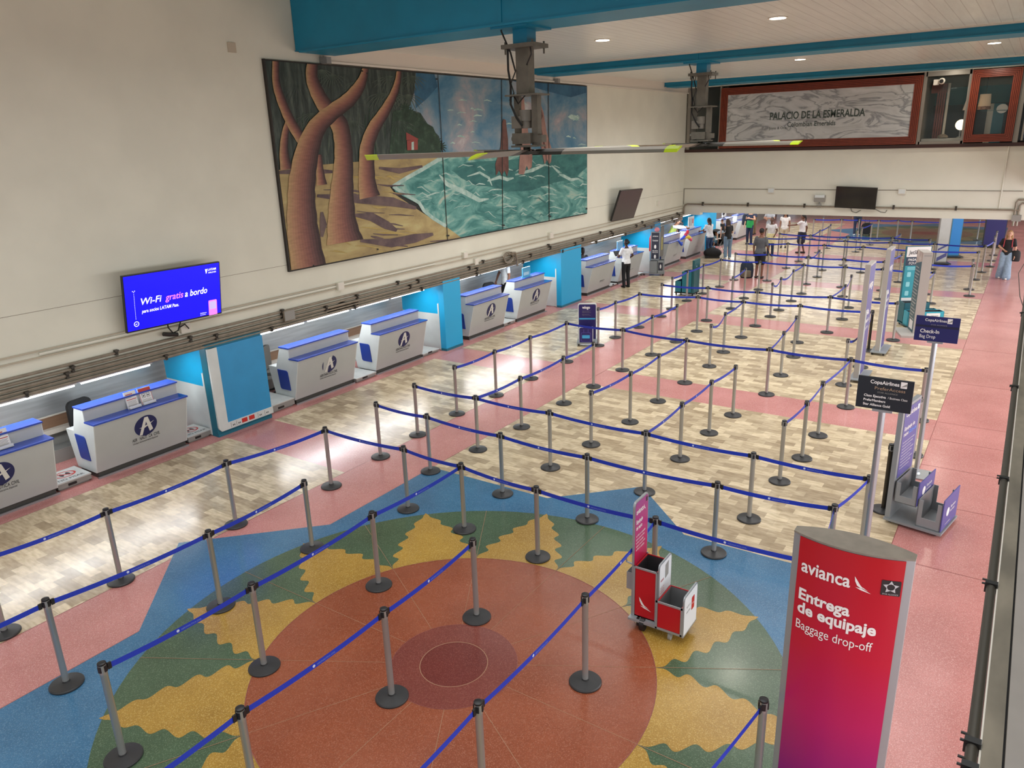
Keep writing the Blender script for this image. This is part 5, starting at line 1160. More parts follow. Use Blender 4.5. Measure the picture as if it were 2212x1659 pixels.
# --- two placards on posts
def placard(x, y, label, dark, zb):
    r = thing('post_placard', label, 'sign', (x, y, 0))
    f = MB(); f.lathe([(.036, 0.03), (.036, zb)], (0,0,0), 16); f.build('post', M_ALU, r)
    f = MB(); f.box(-.19, .19, -.19, .19, 0, .02); f.lathe([(.06, .02), (.045, .05)], (0,0,0), 16); f.build('base_plate', M_ALU, r)
    f = MB(); f.box(-.1, .1, -.03, .03, zb, zb+.025); f.build('clamp', M_ALU, r, smooth=False)
    f = MB(); f.box(-.275, .275, -.012, .012, zb+.02, zb+.38, 0); Yf = -.0135; Z0 = zb+.02
    if dark:
        f.text('CopaAirlines', (-.15, Yf, Z0+.29), X_, Z_, .058, 1, .285, .02); f.add([(.148, Yf, Z0+.275), (.21, Yf, Z0+.275), (.21, Yf, Z0+.345), (.148, Yf, Z0+.345)], [(0,1,2,3)], 1); f.add([(.15, Yf-.001, Z0+.285), (.208, Yf-.001, Z0+.30), (.208, Yf-.001, Z0+.33)], [(0,1,2)], 3)
        f.text('PreferAccess', (-.10, Yf, Z0+.225), X_, Z_, .05, 2, .30); f.text('STAR ALLIANCE', (-.07, Yf, Z0+.188), X_, Z_, .024, 3, .2)
        f.text('Clase Ejecutiva', (-.2, Yf, Z0+.135), X_, Z_, .038, 1, .22, .02); f.text('/ Business Class', (.04, Yf, Z0+.135), X_, Z_, .034, 1, .19); f.text('PreferMembers', (-.2, Yf, Z0+.085), X_, Z_, .038, 1, .22, .02); f.text('Star Alliance Gold', (-.2, Yf, Z0+.035), X_, Z_, .038, 1, .27, .02)
    else:
        f.text('CopaAirlines', (-.16, Yf, Z0+.29), X_, Z_, .055, 1, .27, .01); f.add([(.118, Yf, Z0+.275), (.18, Yf, Z0+.275), (.18, Yf, Z0+.345), (.118, Yf, Z0+.345)], [(0,1,2,3)], 1); f.add([(.12, Yf-.001, Z0+.285), (.178, Yf-.001, Z0+.30), (.178, Yf-.001, Z0+.33)], [(0,1,2)], 3)
        f.text('STAR ALLIANCE', (-.08, Yf, Z0+.235), X_, Z_, .022, 3, .2); f.box(-.275, .275, Yf-.0005, -.012, Z0+.20, Z0+.232, 4)
        f.text('Check-In', (-.205, Yf, Z0+.12), X_, Z_, .075, 1, .24, .015); f.text('Bag Drop', (-.205, Yf, Z0+.045), X_, Z_, .07, 1, .2)
    f.build('board', [M_BLK if dark else M_NAVYS, M_TXTW, mat('placard_bronze', '#a58b72', .5), M_GREY, mat('placard_navy_dark', '#0d1038', .45)], r, smooth=False)
g1 = onz(1906, 887, 2.04)
placard(float(g1[0]), float(g1[1]), 'black placard on a silver post behind the red totem', True, 2.03)
placard(-.86, 11.95, 'navy placard on a silver post behind the purple-headed sizer', False, 2.05)
# --- tall purple boards seen edge-on
def board(x, y, label, h, w=.64):
    r = thing('tall_sign_board', label, 'sign', (x, y, 0))
    f = MB(); f.box(-.045, .05, 0, w, .07, h, 0); f.add([(.052, .03, .1), (.052, w-.03, .1), (.052, w-.03, h-.04), (.052, .03, h-.04)], [(0,1,2,3)], 1)
    f.text('wingo', (.054, .09, h-.5), Y_, Z_, .22, 2, .42, .03)
    f.text('Fila', (.054, .1, h-1.05), Y_, Z_, .16, 2, .3, .03); f.text('check-in', (.054, .1, h-1.22), Y_, Z_, .13, 2, .4, .02); f.text('bag drop', (.054, .1, h-1.36), Y_, Z_, .1, 2, .35)
    f.build('board', [mat('board_edge_grey', '#a7a19b', .45, .3), mat('board_purple', '#403c85', .4), M_TXTW], r, smooth=False)
    f = MB(); f.box(.055, .075, w*.0, w*.03, .07, h*.62); f.build('white_edge_strip', M_LAM, r, smooth=False)
    f = MB(); f.box(-.12, .21, -.12, w+.1, .055, .075); bp = f.build('base_plate', M_SIZG, r, smooth=False)
    for a in (-.08, .16):
        for b_ in (-.07, w+.05): caster(bp, a, b_, .022)
board(-2.52, 16.28, 'tall purple sign board on casters, nearer of the two edge-on boards', 2.43)
board(-2.50, 18.66, 'tall purple sign board on casters, farther of the two edge-on boards', 2.42)
# --- grey and teal text totem
r = thing('text_totem', 'grey totem with narrow dark teal text side in front of the teal sizer', 'sign', (-2.03, 20.9, 0), R(19))
f = MB(); f.box(0, .22, 0, .56, .05, 2.08, 0); f.add([(-.002, .56, .06), (-.002, 0, .06), (-.002, 0, 1.86), (-.002, .56, 1.74)], [(0,1,2,3)], 1); f.add([(-.002, .56, 1.74), (-.002, 0, 1.86), (-.002, 0, 2.07), (-.002, .56, 2.07)], [(0,1,2,3)], 2)
f.box(.03, .2, -.002, 0, 1.98, 2.02, 4)
for k in range(17):
    z = 1.66-.08*k; f.text(['Consulta las condiciones', 'Documentos de viaje', 'Equipaje'][k % 3], (-.004, .5, z), -Y_, Z_, .05, 3, .42 if k % 3 else .3, .01)
f.box(-.004, -.002, .1, .44, .12, .34, 3)
f.build('panel', [mat('totem_grey', '#a39c95', .5), mat('totem_teal', '#2c5460', .45), mat('totem_picture', '#a98f86', .5, col2='#d0c4bd', vscale=6), M_TXTW, M_GREY], r, smooth=False)
f = MB(); f.box(-.32, .36, -.3, .62, .0, .05); f.build('base_plate', mat('totem_base', '#a8a29b', .5), r, smooth=False)
# --- big teal sizer with header
M_JT = mat('sizer_teal', '#1d93a3', .4); M_JD = mat('sizer_dark_teal', '#0d5f6d', .45); M_JN = mat('sizer_navy', '#142b46', .45); M_JL = mat('sizer_line', '#8fd3dc', .5)
r = thing('bag_sizer', 'large teal bag sizer with printed header behind the grey text totem', 'bag sizer', (-2.54, 22.07, 0), R(30))
f = MB(); f.box(0, .64, 0, .06, .06, 2.05, 0); Yf = -.003
def q4(a, b_, c, d, mi, e=0): f.add([(a, Yf-e, c), (b_, Yf-e, c), (b_, Yf-e, d), (a, Yf-e, d)], [(0,1,2,3)], mi)
q4(.02, .62, 1.78, 2.04, 2); q4(.02, .62, 1.55, 1.78, 3); q4(.02, .62, .70, 1.55, 1); q4(.02, .62, .62, .70, 2)
f.text('JetSMART', (.07, Yf-.003, 1.85), X_, Z_, .14, 5, .48, .015, .15); f.text('PAGASTE TU', (.07, Yf-.003, 1.68), X_, Z_, .085, 2, .46, .02, .2); f.text('EQUIPAJE?', (.1, Yf-.003, 1.59), X_, Z_, .085, 2, .38, .02, .2)
for k, z in enumerate((1.26, 1.0, .76)):
    f.poly([(.14+.06*a, Yf-.002, z+.06+.08*b_) for a, b_ in rrect(1.6, 1.6, .3, 3)], 4)
    for j in range(4): q4(.28, .56-.05*(j % 2), z+.12-.035*j, z+.138-.035*j, 4, .002)
    q4(.28, .5, z-.02, z+.0, 2 if k == 0 else 6, .002)
for j in range(3): q4(.08, .56-.04*j, 1.50-.03*j, 1.515-.03*j, 4, .002)
f.build('header_board', [M_JD, M_JT, M_TXTW, M_JN, M_JL, mat('red_word', '#3a2b33', .5), mat('sizer_plum', '#5d3c63', .5)], r, smooth=False)
f = MB(); open_box(f, 0, .64, -.30, 0, .10, .62, .012, 0, 1); f.box(.16, .40, -.304, -.30, .2, .56, 2); f.build('tall_bin', [M_JD, M_IN, mat('sizer_light', '#4aa9c6', .4)], r, smooth=False)
f = MB(); open_box(f, .0, .90, -.58, -.31, .08, .44, .012, 0, 1); f.box(.46, .80, -.584, -.58, .26, .40, 2); f.text('JetSMART', (.5, -.586, .30), X_, Z_, .06, 3, .26, .01); f.build('low_bin', [mat('sizer_blue_teal', '#2d9fb5', .4), M_IN, M_TXTW, M_INK], r, smooth=False)
f = MB(); open_box(f, .65, .92, -.30, .04, .08, .40, .012, 0, 1); f.build('side_bin', [mat('sizer_blue_teal', '#2d9fb5', .4), M_IN], r, smooth=False)
f = MB(); f.box(0, .9, -.58, .06, .05, .08); bp = f.build('base_plate', M_JD, r, smooth=False)
for a, b_ in ((.06, -.5), (.84, -.5), (.06, 0), (.6, 0)): caster(bp, a, b_, .025)
# --- teal bag sizer by the middle counters, seen from its side
M_TS = mat('side_sizer_teal', '#15707f', .4)
r = thing('bag_sizer', 'teal stepped bag sizer box seen side-on near the middle counters', 'bag sizer', (-8.75, 23.25, 0))
f = MB(); f.box(-.02, .05, -.0, .50, .1, 1.16, 0); f.poly([(.052, .2+.02*math.cos(a), .95+.02*math.sin(a)) for a in [i*math.pi/6 for i in range(12)]], 1); f.build('header_board', [mat('side_sizer_dark', '#0f5358', .4), M_TXTW], r, smooth=False)
f = MB(); open_box(f, -.36, -.02, 0, .48, .1, .78, .012, 0, 1); f.build('tall_bin', [M_TS, mat('bin_navy_inside', '#1c3558', .5)], r, smooth=False)
f = MB(); open_box(f, -.58, -.37, 0, .48, .1, .46, .012, 0, 1); f.build('low_bin', [M_TS, mat('bin_navy_inside', '#1c3558', .5)], r, smooth=False)
f = MB(); f.box(-.6, .06, -.01, .5, .07, .10); bp = f.build('base_plate', M_DARK, r, smooth=False)
for a in (-.55, 0):
    for b_ in (.04, .44): caster(bp, a, b_, .03)
# --- tall dark sizer against pillar four
r = thing('bag_sizer', 'tall dark-panelled grey bag sizer beside the fourth teal pillar', 'bag sizer', (-11.50, 26.55, 0), R(18))
f = MB(); f.box(-.17, .17, 0, .06, .55, 1.60, 0); f.add([(-.14, -.002, .6), (.14, -.002, .6), (.14, -.002, 1.57), (-.14, -.002, 1.57)], [(0,1,2,3)], 1)
for z, t_ in ((1.42, 'avianca'), (1.26, 'Equipaje'), (.88, 'de mano'), (.82, 'carry on')): f.text(t_, (-.1, -.004, z), X_, Z_, .08, 2, .2, .01)
for z in (1.05, .68): f.poly([(.0+.04*math.cos(a), -.004, z+.075*math.sin(a)) for a in [i*math.pi/8 for i in range(16)]], 2)
f.build('header_board', [M_FRAME, mat('panel_charcoal', '#2f3140', .45), M_TXTW], r, smooth=False)
f = MB(); open_box(f, -.17, .12, -.25, 0, .1, .55, .012, 0, 1); f.build('tall_bin', [M_SIZG, M_IN], r, smooth=False)
f = MB(); open_box(f, .13, .36, -.25, .05, .1, .58, .012, 0, 1); f.box(.16, .32, -.254, -.25, .2, .5, 2); f.poly([(.24+.03*math.cos(a), -.256, .35+.08*math.sin(a)) for a in [i*math.pi/8 for i in range(16)]], 3); f.build('side_bin', [M_SIZG, M_IN, mat('panel_charcoal', '#2f3140', .45), M_TXTW], r, smooth=False)
f = MB(); f.box(-.42, .38, -.26, .08, .07, .1); bp = f.build('base_plate', M_SIZG, r, smooth=False)
for a in (-.38, .33):
    for b_ in (-.22, .04): caster(bp, a, b_, .032)
f = MB(); f.sphere((.05, .03, 1.68), .10, .06, .085); f.build('pink_topper', mat('topper_pink', '#d6838e', .5), r)
# --- small navy sizer
M_WN = mat('sizer_indigo', '#221a5e', .4)
r = thing('bag_sizer', 'small navy bag sizer on casters with white frame at the belt corner', 'bag sizer', (-8.93, 16.48, 0), R(27))
f = MB(); h = rrect(.47, .95, .05, 5, 0, .56, (0, 0, 1, 1)); f.prism([(a, 0, b_) for a, b_ in h], (0, .05, 0), 0); h = rrect(.43, .90, .04, 5, 0, .56, (0, 0, 1, 1)); f.poly([(a, -.002, b_) for a, b_ in h], 1)
f.text('wingo', (-.13, -.004, .90), X_, Z_, .1, 2, .2, .035)
for k in range(5): f.text('equipaje de mano permitido', (-.13, -.004, .84-.024*k-(.02 if k > 2 else 0)), X_, Z_, .02, 4, .22-.04*(k % 2))
f.add([(-.2, -.004, .62), (.2, -.004, .62), (.2, -.004, .66), (-.2, -.004, .66)], [(0,1,2,3)], 3)
f.build('header_board', [M_LAM, M_WN, M_TXTW, mat('wing_lightblue', '#3f9fd0', .45), M_GREY], r, smooth=False)
f = MB(); open_box(f, -.20, .15, -.30, -.005, .10, .44, .012, 0, 1); f.build('bin', [M_LAM, M_IN], r, smooth=False)
f = MB(); h = rrect(.36, .42, .05, 5, -.025, .29, (0, 0, 1, 1)); f.prism([(a, -.315, b_) for a, b_ in h], (0, .012, 0), 0); h = rrect(.33, .39, .04, 5, -.025, .29, (0, 0, 1, 1)); f.poly([(a, -.317, b_) for a, b_ in h], 1)
for a, b_ in ((0.0, .235),): f.poly([(-.025+x, -.3185, .24+z) for x, z in rrect(.24, .24, .03, 3)], 4); f.poly([(-.025+x, -.3195, .24+z) for x, z in rrect(.22, .22, .03, 3)], 1); f.poly([(-.025+x, -.3205, .25+z) for x, z in rrect(.19, .085, .01, 2)], 3)
for x in (-.08, .03): f.box(x-.006, x+.006, -.319, -.317, .36, .44, 4)
f.build('bin_front', [M_LAM, M_WN, M_TXTW, mat('wing_lightblue', '#3f9fd0', .45), mat('outline_violet', '#4c4590', .45)], r, smooth=False)
f = MB(); f.box(-.25, .25, -.33, .08, .065, .1); bp = f.build('base_plate', M_SIZG, r, smooth=False)
f = MB(); f.tube([(-.08, .03, 1.02), (-.075, .03, 1.08), (.06, .03, 1.08), (.065, .03, 1.02)], .006); f.build('handle', M_GREY, r)
for a in (-.21, .21):
    for b_ in (-.28, .05): caster(bp, a, b_, .03)
# --- far signs
def far_board(x, y, rz, w, h, cols, label, t=.08):
    r = thing('floor_banner', label, 'sign', (x, y, 0), rz)
    f = MB(); f.box(-w/2, w/2, -t/2, t/2, .06, h, 0); f.add([(-w/2+.04, -t/2-.002, .1), (w/2-.02, -t/2-.002, .1), (w/2-.02, -t/2-.002, h-.02), (-w/2+.04, -t/2-.002, h-.02)], [(0,1,2,3)], 1)
    if len(cols) > 2: 
        f.add([(-w/2+.06, -t/2-.004, .1), (w/2-.03, -t/2-.004, .3), (w/2-.03, -t/2-.004, .45), (-w/2+.06, -t/2-.004, .25)], [(0,1,2,3)], 2); f.add([(-w/2+.06, -t/2-.004, .5), (w/2-.03, -t/2-.004, .7), (w/2-.03, -t/2-.004, .78), (-w/2+.06, -t/2-.004, .58)], [(0,1,2,3)], 2)
    f.build('panel', cols, r, smooth=False)
    f = MB(); f.box(-w/2-.1, w/2+.1, -.3, .3, .03, .06); bp = f.build('base_plate', M_DARK, r, smooth=False)
    for a in (-w/2, w/2): 
        for b_ in (-.24, .24): caster(bp, a, b_, .015)
far_board(-2.60, 33.0, R(20), .42, 2.2, [M_GREY, M_LAM, mat('far_purple', '#5a5f9c', .5)], 'white far floor banner with violet stripes left of the blue banner')
far_board(-2.35, 35.0, R(20), .42, 2.2, [mat('far_banner_side', '#3f7fa0', .5), mat('far_banner_blue', '#2a8fe0', .45)], 'bright blue far floor banner beside the white banner')
far_board(-1.15, 38.6, R(10), .8, 2.2, [M_DARK, mat('far_banner_navy', '#1d1a66', .45)], 'navy far floor banner left of the walking woman')
# ------------------------------------------------------------------ people
def remesh(mb, name, m, parent, vox, smooth_it=2):
    me = bpy.data.meshes.new('raw'); me.from_pydata(mb.v, [], mb.f); me.update()
    o = bpy.data.objects.new('raw', me); COL.objects.link(o)
    a = o.modifiers.new('r', 'REMESH'); a.mode = 'VOXEL'; a.voxel_size = vox; a.use_smooth_shade = True
    b = o.modifiers.new('s', 'SMOOTH'); b.factor = .5; b.iterations = smooth_it
    dg = bpy.context.evaluated_depsgraph_get(); dg.update()
    n = bpy.data.meshes.new_from_object(o.evaluated_get(dg)); bpy.data.objects.remove(o); bpy.data.meshes.remove(me)
    n.name = name; n.materials.clear(); n.materials.append(m)
    n.polygons.foreach_set('use_smooth', [True]*len(n.polygons))
    q = bpy.data.objects.new(name, n); COL.objects.link(q); q.parent = parent; return q
def capsule(f, p0, r0, p1, r1):
    f.cyl(p0, p1, r0, r1, 14); f.sphere(p0, r0*.995, n=14); f.sphere(p1, r1*.995, n=14)
SKIN = {}
def skin(h): return mat('skin_'+h, '#'+h, .55)
def cloth(h, n=''): return mat('cloth_'+h, '#'+h, .75, var=.12, vscale=14)
BASEJ = dict(hipL=(-.085,0,.90), hipR=(.085,0,.90), kneeL=(-.095,.02,.49), kneeR=(.095,.02,.49), ankL=(-.10,-.02,.085), ankR=(.10,-.02,.085),
             shL=(-.165,0,1.385), shR=(.165,0,1.385), elL=(-.215,-.02,1.12), elR=(.215,-.02,1.12), wrL=(-.225,.05,.88), wrR=(.225,.05,.88))
TORSO = [(.80,.13,.10,0), (.86,.165,.115,-.01), (.95,.160,.11,0), (1.05,.135,.095,.005), (1.15,.14,.10,.01), (1.27,.16,.108,.01), (1.36,.165,.095,0), (1.41,.12,.075,-.005), (1.44,.062,.06,-.005), (1.50,.052,.055,.0)]
def person(label, x, y, rz, h, sk, hair, top, bottom, J=None, lean=0.0, side=0.0, head=(0, 0), sleeve=.5, legs='trousers', wide=1.0, shoes='2a2a2c', hairstyle='short', stout=1.0, group=None, z=0.0):
    r = thing('person', label, 'person', (x, y, z), rz, group); k = h/1.70; r.scale = (k, k, k)
    j = dict(BASEJ); j.update(J or {}); P = {n: Vector(v) for n, v in j.items()}
    piv = Vector((0, 0, .93)); Rm = Matrix.Rotation(R(-lean), 4, 'X') @ Matrix.Rotation(R(side), 4, 'Y')
    def up(p): p = Vector(p); return piv+Rm @ (p-piv) if p.z > .93 else p
    given = set((J or {}).keys())
    for n in ('shL','shR','elL','elR','wrL','wrR'):
        if n not in given: P[n] = piv+Rm @ (P[n]-piv)
    def torso(f, s=0.0, z0=.8, z1=1.6, st=1.0):
        rings = [(z_, a*st*stout, b*st*stout, o) for z_, a, b, o in TORSO if z0-.001 <= z_ <= z1+.001]
        n = 18; v = []
        for z_, a, b, o in rings:
            for i in range(n):
                t = 2*math.pi*i/n; p = Vector(((a+s)*math.cos(t), o+(b+s)*math.sin(t), z_)); v.append(up(p))
        fc = [(q*n+i, q*n+(i+1) % n, (q+1)*n+(i+1) % n, (q+1)*n+i) for q in range(len(rings)-1) for i in range(n)]
        fc += [tuple(range(n-1, -1, -1)), tuple(range((len(rings)-1)*n, len(rings)*n))]
        f.add(v, fc)
    hc = up((0, .015, 1.60)); Hm = Matrix.Translation(hc) @ Rm @ Matrix.Rotation(R(head[0]), 4, 'Z') @ Matrix.Rotation(R(-head[1]), 4, 'X')
    f = MB(); torso(f)
    for s_ in 'LR':
        capsule(f, P['hip'+s_], .085*stout, P['knee'+s_], .055); capsule(f, P['knee'+s_], .054, P['ank'+s_], .036)
        a = P['ank'+s_]; capsule(f, a+Vector((0,-.02,-.045)), .035, a+Vector((0,.13,-.055)), .028)
        capsule(f, P['sh'+s_], .05, P['el'+s_], .04); capsule(f, P['el'+s_], .039, P['wr'+s_], .026)
        w_, e_ = P['wr'+s_], P['el'+s_]; d = (w_-e_).normalized(); sx = -1 if s_ == 'L' else 1
        n_ = d.cross(Vector((sx,0,0))); n_ = (n_ if n_.length > .2 else d.cross(Vector((0,1,0)))).normalized(); t_ = d.cross(n_).normalized()
        capsule(f, w_, .024, w_+d*.07, .026); capsule(f, w_+d*.05+n_*.018, .017, w_+d*.08+n_*.02, .015); capsule(f, w_+d*.05-n_*.018, .017, w_+d*.08-n_*.02, .015)
        for q, (o, L) in enumerate(((-.03, .065), (-.01, .08), (.01, .075), (.03, .058))):
            b0 = w_+d*.08+n_*o; b1 = b0+d*L*.55+t_*.006; capsule(f, b0, .0095, b1, .009); capsule(f, b1, .009, b1+d*L*.42+t_*.018, .0075)
        capsule(f, w_+d*.03+n_*.026, .011, w_+d*.065+n_*.052, .010); capsule(f, w_+d*.065+n_*.052, .010, w_+d*.095+n_*.055, .008)
    s0 = len(f.v); f.sphere((0,0,.015), .076, .093, .112, n=18); f.sphere((0,.028,-.055), .052, .055, .055, n=14); capsule(f, (0,.088,.012), .010, (0,.104,-.018), .014)
    capsule(f, (-.03,.083,.035), .010, (.03,.083,.035), .010); capsule(f, (-.018,.088,-.052), .008, (.018,.088,-.052), .008)
    for sx in (-1, 1): f.sphere((sx*.077,-.005,.0), .012, .022, .032, n=10)
    f.xf(Hm, s0); bdy = remesh(f, 'body', skin(sk), r, .0105)
    f = MB()
    for sx in (-1, 1): f.sphere((sx*.030,.083,.017), .012, .008, .008, n=10)
    f.xf(Hm); f.build('eyes', M_DARK, bdy)
    # hair
    f = MB(); s0 = 0
    f.sphere((0,-.018,.042), .086, .094, .098, n=18)
    if hairstyle == 'long':
        for sx in (-1, 0, 1): capsule(f, (sx*.06,-.05,.02), .045, (sx*.075,-.055,-.16), .04)
    if hairstyle == 'pony': capsule(f, (0,-.10,.05), .04, (0,-.13,-.06), .035); capsule(f, (0,-.13,-.06), .035, (0,-.12,-.24), .018)
    if hairstyle == 'bun': f.sphere((0,-.12,.03), .06)
    if hairstyle == 'cap': capsule(f, (-.04,.10,.06), .02, (.04,.10,.06), .02)
    # keep the face clear
    f.xf(Hm); hh = remesh(f, 'hair', mat('hair_'+hair, '#'+hair, .6, var=.15, vscale=30), r, .012, 1)
    inv = Hm.inverted(); me = hh.data
    for v in me.vertices:
        p = inv @ v.co
        if p.y > .03 and p.z < .085 and hairstyle != 'cap': p.y = .03+(p.y-.03)*.12; p.x *= .97; v.co = Hm @ p
    # top
    f = MB(); torso(f, .014, .95, 1.41)
    if not legs == 'hidden': torso(f, .016, .86, 1.05)
    for s_ in 'LR':
        a, b = P['sh'+s_], P['el'+s_]; c = P['wr'+s_]
        if sleeve > 0: capsule(f, a, .066, a+(b-a)*min(1, sleeve*1.0), .056)
        if sleeve > 1: capsule(f, b, .054, b+(c-b)*(sleeve-1), .042)
    remesh(f, 'top', cloth(top), r, .0145)
    # bottom
    f = MB()
    if legs == 'trousers' or legs == 'shorts':
        torso(f, .012, .80, .95)
        for s_ in 'LR':
            a, b, c = P['hip'+s_], P['knee'+s_], P['ank'+s_]
            if legs == 'shorts': capsule(f, a, .108*stout, a+(b-a)*.85, .09)
            else: capsule(f, a, .102*stout*min(wide, 1.15), b, .070*wide); capsule(f, b, .070*wide, c+Vector((0,0,.0)), .058*wide*(wide if wide > 1.2 else 1))
    elif legs == 'skirt':
        torso(f, .02, .80, .95); a, b = (P['hipL']+P['hipR'])/2, (P['kneeL']+P['kneeR'])/2
        f.cyl(a+Vector((0,0,.03)), b+Vector((0,0,-.02)), .18*stout, .20*wide, 20); capsule(f, P['hipL'], .11, P['kneeL'], .1); capsule(f, P['hipR'], .11, P['kneeR'], .1)
    remesh(f, 'bottoms', cloth(bottom), r, .0145)
    for s_ in 'LR':
        f = MB(); a = P['ank'+s_]; capsule(f, a+Vector((0,-.03,-.045)), .042, a+Vector((0,.13,-.05)), .036); f.sphere(a+Vector((0,.04,-.06)), .048, .12, .026)
        zz = [max(v[2], .001) for v in f.v]; f.v = [(v[0], v[1], z_) for v, z_ in zip(f.v, zz)]
        remesh(f, 'shoe', cloth(shoes), r, .012)
    return r
def bag(name, label, x, y, rz, cols, w=.34, d=.22, h=.48, straps=True, z=0.0):
    r = thing(name, label, 'bag', (x, y, z), rz)
    f = MB(); f.lathe([(.46, 0), (.52, .08*h), (.54, .45*h), (.5, .8*h), (.4, .95*h), (.25, h)], (0,0,0), 20, 0, w, d); f.build('bag_body', cloth(cols[0]), r)
    f = MB(); f.lathe([(.4, .0), (.45, .05*h), (.42, .38*h), (.3, .42*h)], (0, -d*.42, .08*h), 16, 0, w*.9, d*.6); f.build('front_pocket', cloth(cols[1]), r)
    if straps: f = MB(); f.tube([(-.04,0,h*.97), (-.03,0,h*1.08), (.03,0,h*1.08), (.04,0,h*.97)], .012); f.build('handle', cloth('1b1b1d'), r)
    return r
# 1 woman on the walkway, walking towards the viewer
w1 = person('person in a black top and wide pale jeans walking on the pink walkway', -.46, 30.44, R(176), 1.60, 'c99a80', 'a98352', '17171a', '8fa6bd',
       dict(kneeL=(-.10,.10,.50), ankL=(-.11,.12,.085), ankR=(.12,-.12,.085), elR=(.27,.02,1.16), wrR=(.10,.16,1.06), elL=(-.24,.0,1.12), wrL=(-.25,.10,.86)), sleeve=.7, wide=1.55, shoes='e6e2de', hairstyle='long')
for sx in (-1, 1):
    f = MB(); f.tube([(sx*.11,-.10,1.30), (sx*.12,.02,1.43), (sx*.12,.12,1.32), (sx*.13,.10,1.15)], .016); f.build('backpack_strap', cloth('b5444c'), w1)
bag('shoulder_bag', 'black bag hanging at the side of the woman on the walkway', -.20, 30.40, R(170), ('202124', '2c2e31'), .26, .2, .36, z=.62)
# 2 man in grey
person('person in a grey T-shirt and black shorts seen from behind', -7.80, 27.32, R(-8), 1.75, '7d5340', '17120f', '57585c', '17181b', dict(elL=(-.24,-.02,1.12), wrL=(-.25,.02,.88), elR=(.23,.0,1.13), wrR=(.20,.17,1.02)), sleeve=.85, legs='shorts', shoes='2b2320', stout=1.12)
bag('backpack', 'navy and olive backpack standing beside the man in grey', -8.24, 27.30, R(10), ('1b2838', '6b6452'), .44, .34, .58)
# 3 woman in white T-shirt at the counter
person('person in a white T-shirt and blue jeans leaning on the counter', -11.24, 31.70, R(62), 1.60, '6e4735', '14110f', 'd9dade', '2f4a72', dict(elL=(-.26,.16,1.18), wrL=(-.24,.38,1.12), elR=(.20,.20,1.15), wrR=(.12,.38,1.10)), sleeve=.6, shoes='e3e3e3', hairstyle='pony', lean=8, stout=1.08)
# 4 woman in black with child
person('person in a black T-shirt and grey-blue jeans holding a child on the hip', -10.32, 31.35, R(40), 1.62, 'c39a82', '3d2a1f', '17181a', '6f87a0', dict(elL=(-.22,.10,1.12), wrL=(-.05,.22,1.05), elR=(.22,.12,1.12), wrR=(.05,.22,1.0)), sleeve=.6, wide=1.15, shoes='d9d6d2', lean=12, hairstyle='long')
person('child in a black shirt and pale shorts carried by the woman in black', -10.46, 31.08, R(75), 1.02, 'cfa48c', '5b4030', '1a1a1d', 'aebfd0', dict(hipL=(-.10,.0,.90), hipR=(.10,.0,.90), kneeL=(-.20,.30,.78), kneeR=(.20,.28,.78), ankL=(-.20,.32,.40), ankR=(.20,.34,.40)), sleeve=.5, legs='shorts', shoes='ececec', hairstyle='short', lean=10, z=.62)
# 5 stroller and child
st = thing('stroller', 'black stroller with raised hood beside the counter of the woman in jeans', 'stroller', (-11.12, 32.15, 0), R(165))
f = MB(); NU, NV = 14, 12; vs = []
for t_ in (0, .02):
    for b_ in range(NV+1):
        v_ = R(58+135*b_/NV)
        for a in range(NU+1):
            u_ = math.pi*a/NU; vs.append((-(.34-t_)*math.cos(u_), (.40-t_)*math.cos(v_)*math.sin(u_)**.6-.02, .60+(.52-t_)*math.sin(v_)*math.sin(u_)**.6))
Wn = NU+1; n0 = Wn*(NV+1); fc = []
for o_ in (0, n0): fc += [(o_+b_*Wn+a, o_+b_*Wn+a+1, o_+(b_+1)*Wn+a+1, o_+(b_+1)*Wn+a) for b_ in range(NV) for a in range(NU)]
fc += [(a, a+1, n0+a+1, n0+a) for a in range(NU)]
f.add(vs, fc); f.build('hood', cloth('141416'), st)
f = MB(); f.box(-.2, .2, -.2, .18, .42, .50); f.prism([(-.2, -.22, .46), (.2, -.22, .46), (.2, -.34, .9), (-.2, -.34, .9)], (0, -.05, 0)); f.build('seat', cloth('232326'), st)
f = MB()
for sx in (-.25, .25): f.tube([(sx, .32, .1), (sx, .05, .45), (sx, -.35, .95), (sx, -.48, 1.02)], .014); f.tube([(sx, -.32, .1), (sx, -.05, .45)], .014)
f.cyl((-.25, -.48, 1.02), (.25, -.48, 1.02), .016); f.build('frame', M_GREY, st)
for sx in (-.27, .27):
    for yy in (.32, -.32): f = MB(); f.cyl((sx-.02, yy, .09), (sx+.02, yy, .09), .09, n=20); f.build('wheel', M_DARK, st)
person('child in an orange cap and light blue shirt sitting in the stroller', -11.12, 32.15, R(165), .92, 'b98a70', 'e08a1e', '8fb6bf', '3a5a70', dict(hipL=(-.10,.0,.92), hipR=(.10,.0,.92), kneeL=(-.12,.42,.92), kneeR=(.12,.42,.92), ankL=(-.12,.48,.55), ankR=(.12,.48,.55)), legs='shorts', hairstyle='cap', z=.06, shoes='d9d9d9')
r = thing('duffel_bag', 'large black duffel bag on the floor in front of the stroller', 'bag', (-10.98, 31.40, 0), R(20))
f = MB(); f.sphere((0,0,.2), .38, .24, .22, n=20); f.box(-.3, .3, -.2, .2, 0, .08); remesh(f, 'bag_body', cloth('141416'), r, .02)
f = MB(); f.tube([(-.15,-.1,.34), (-.1,-.12,.44), (.1,-.12,.44), (.15,-.1,.34)], .014); f.build('handle', cloth('2b2b2e'), r)
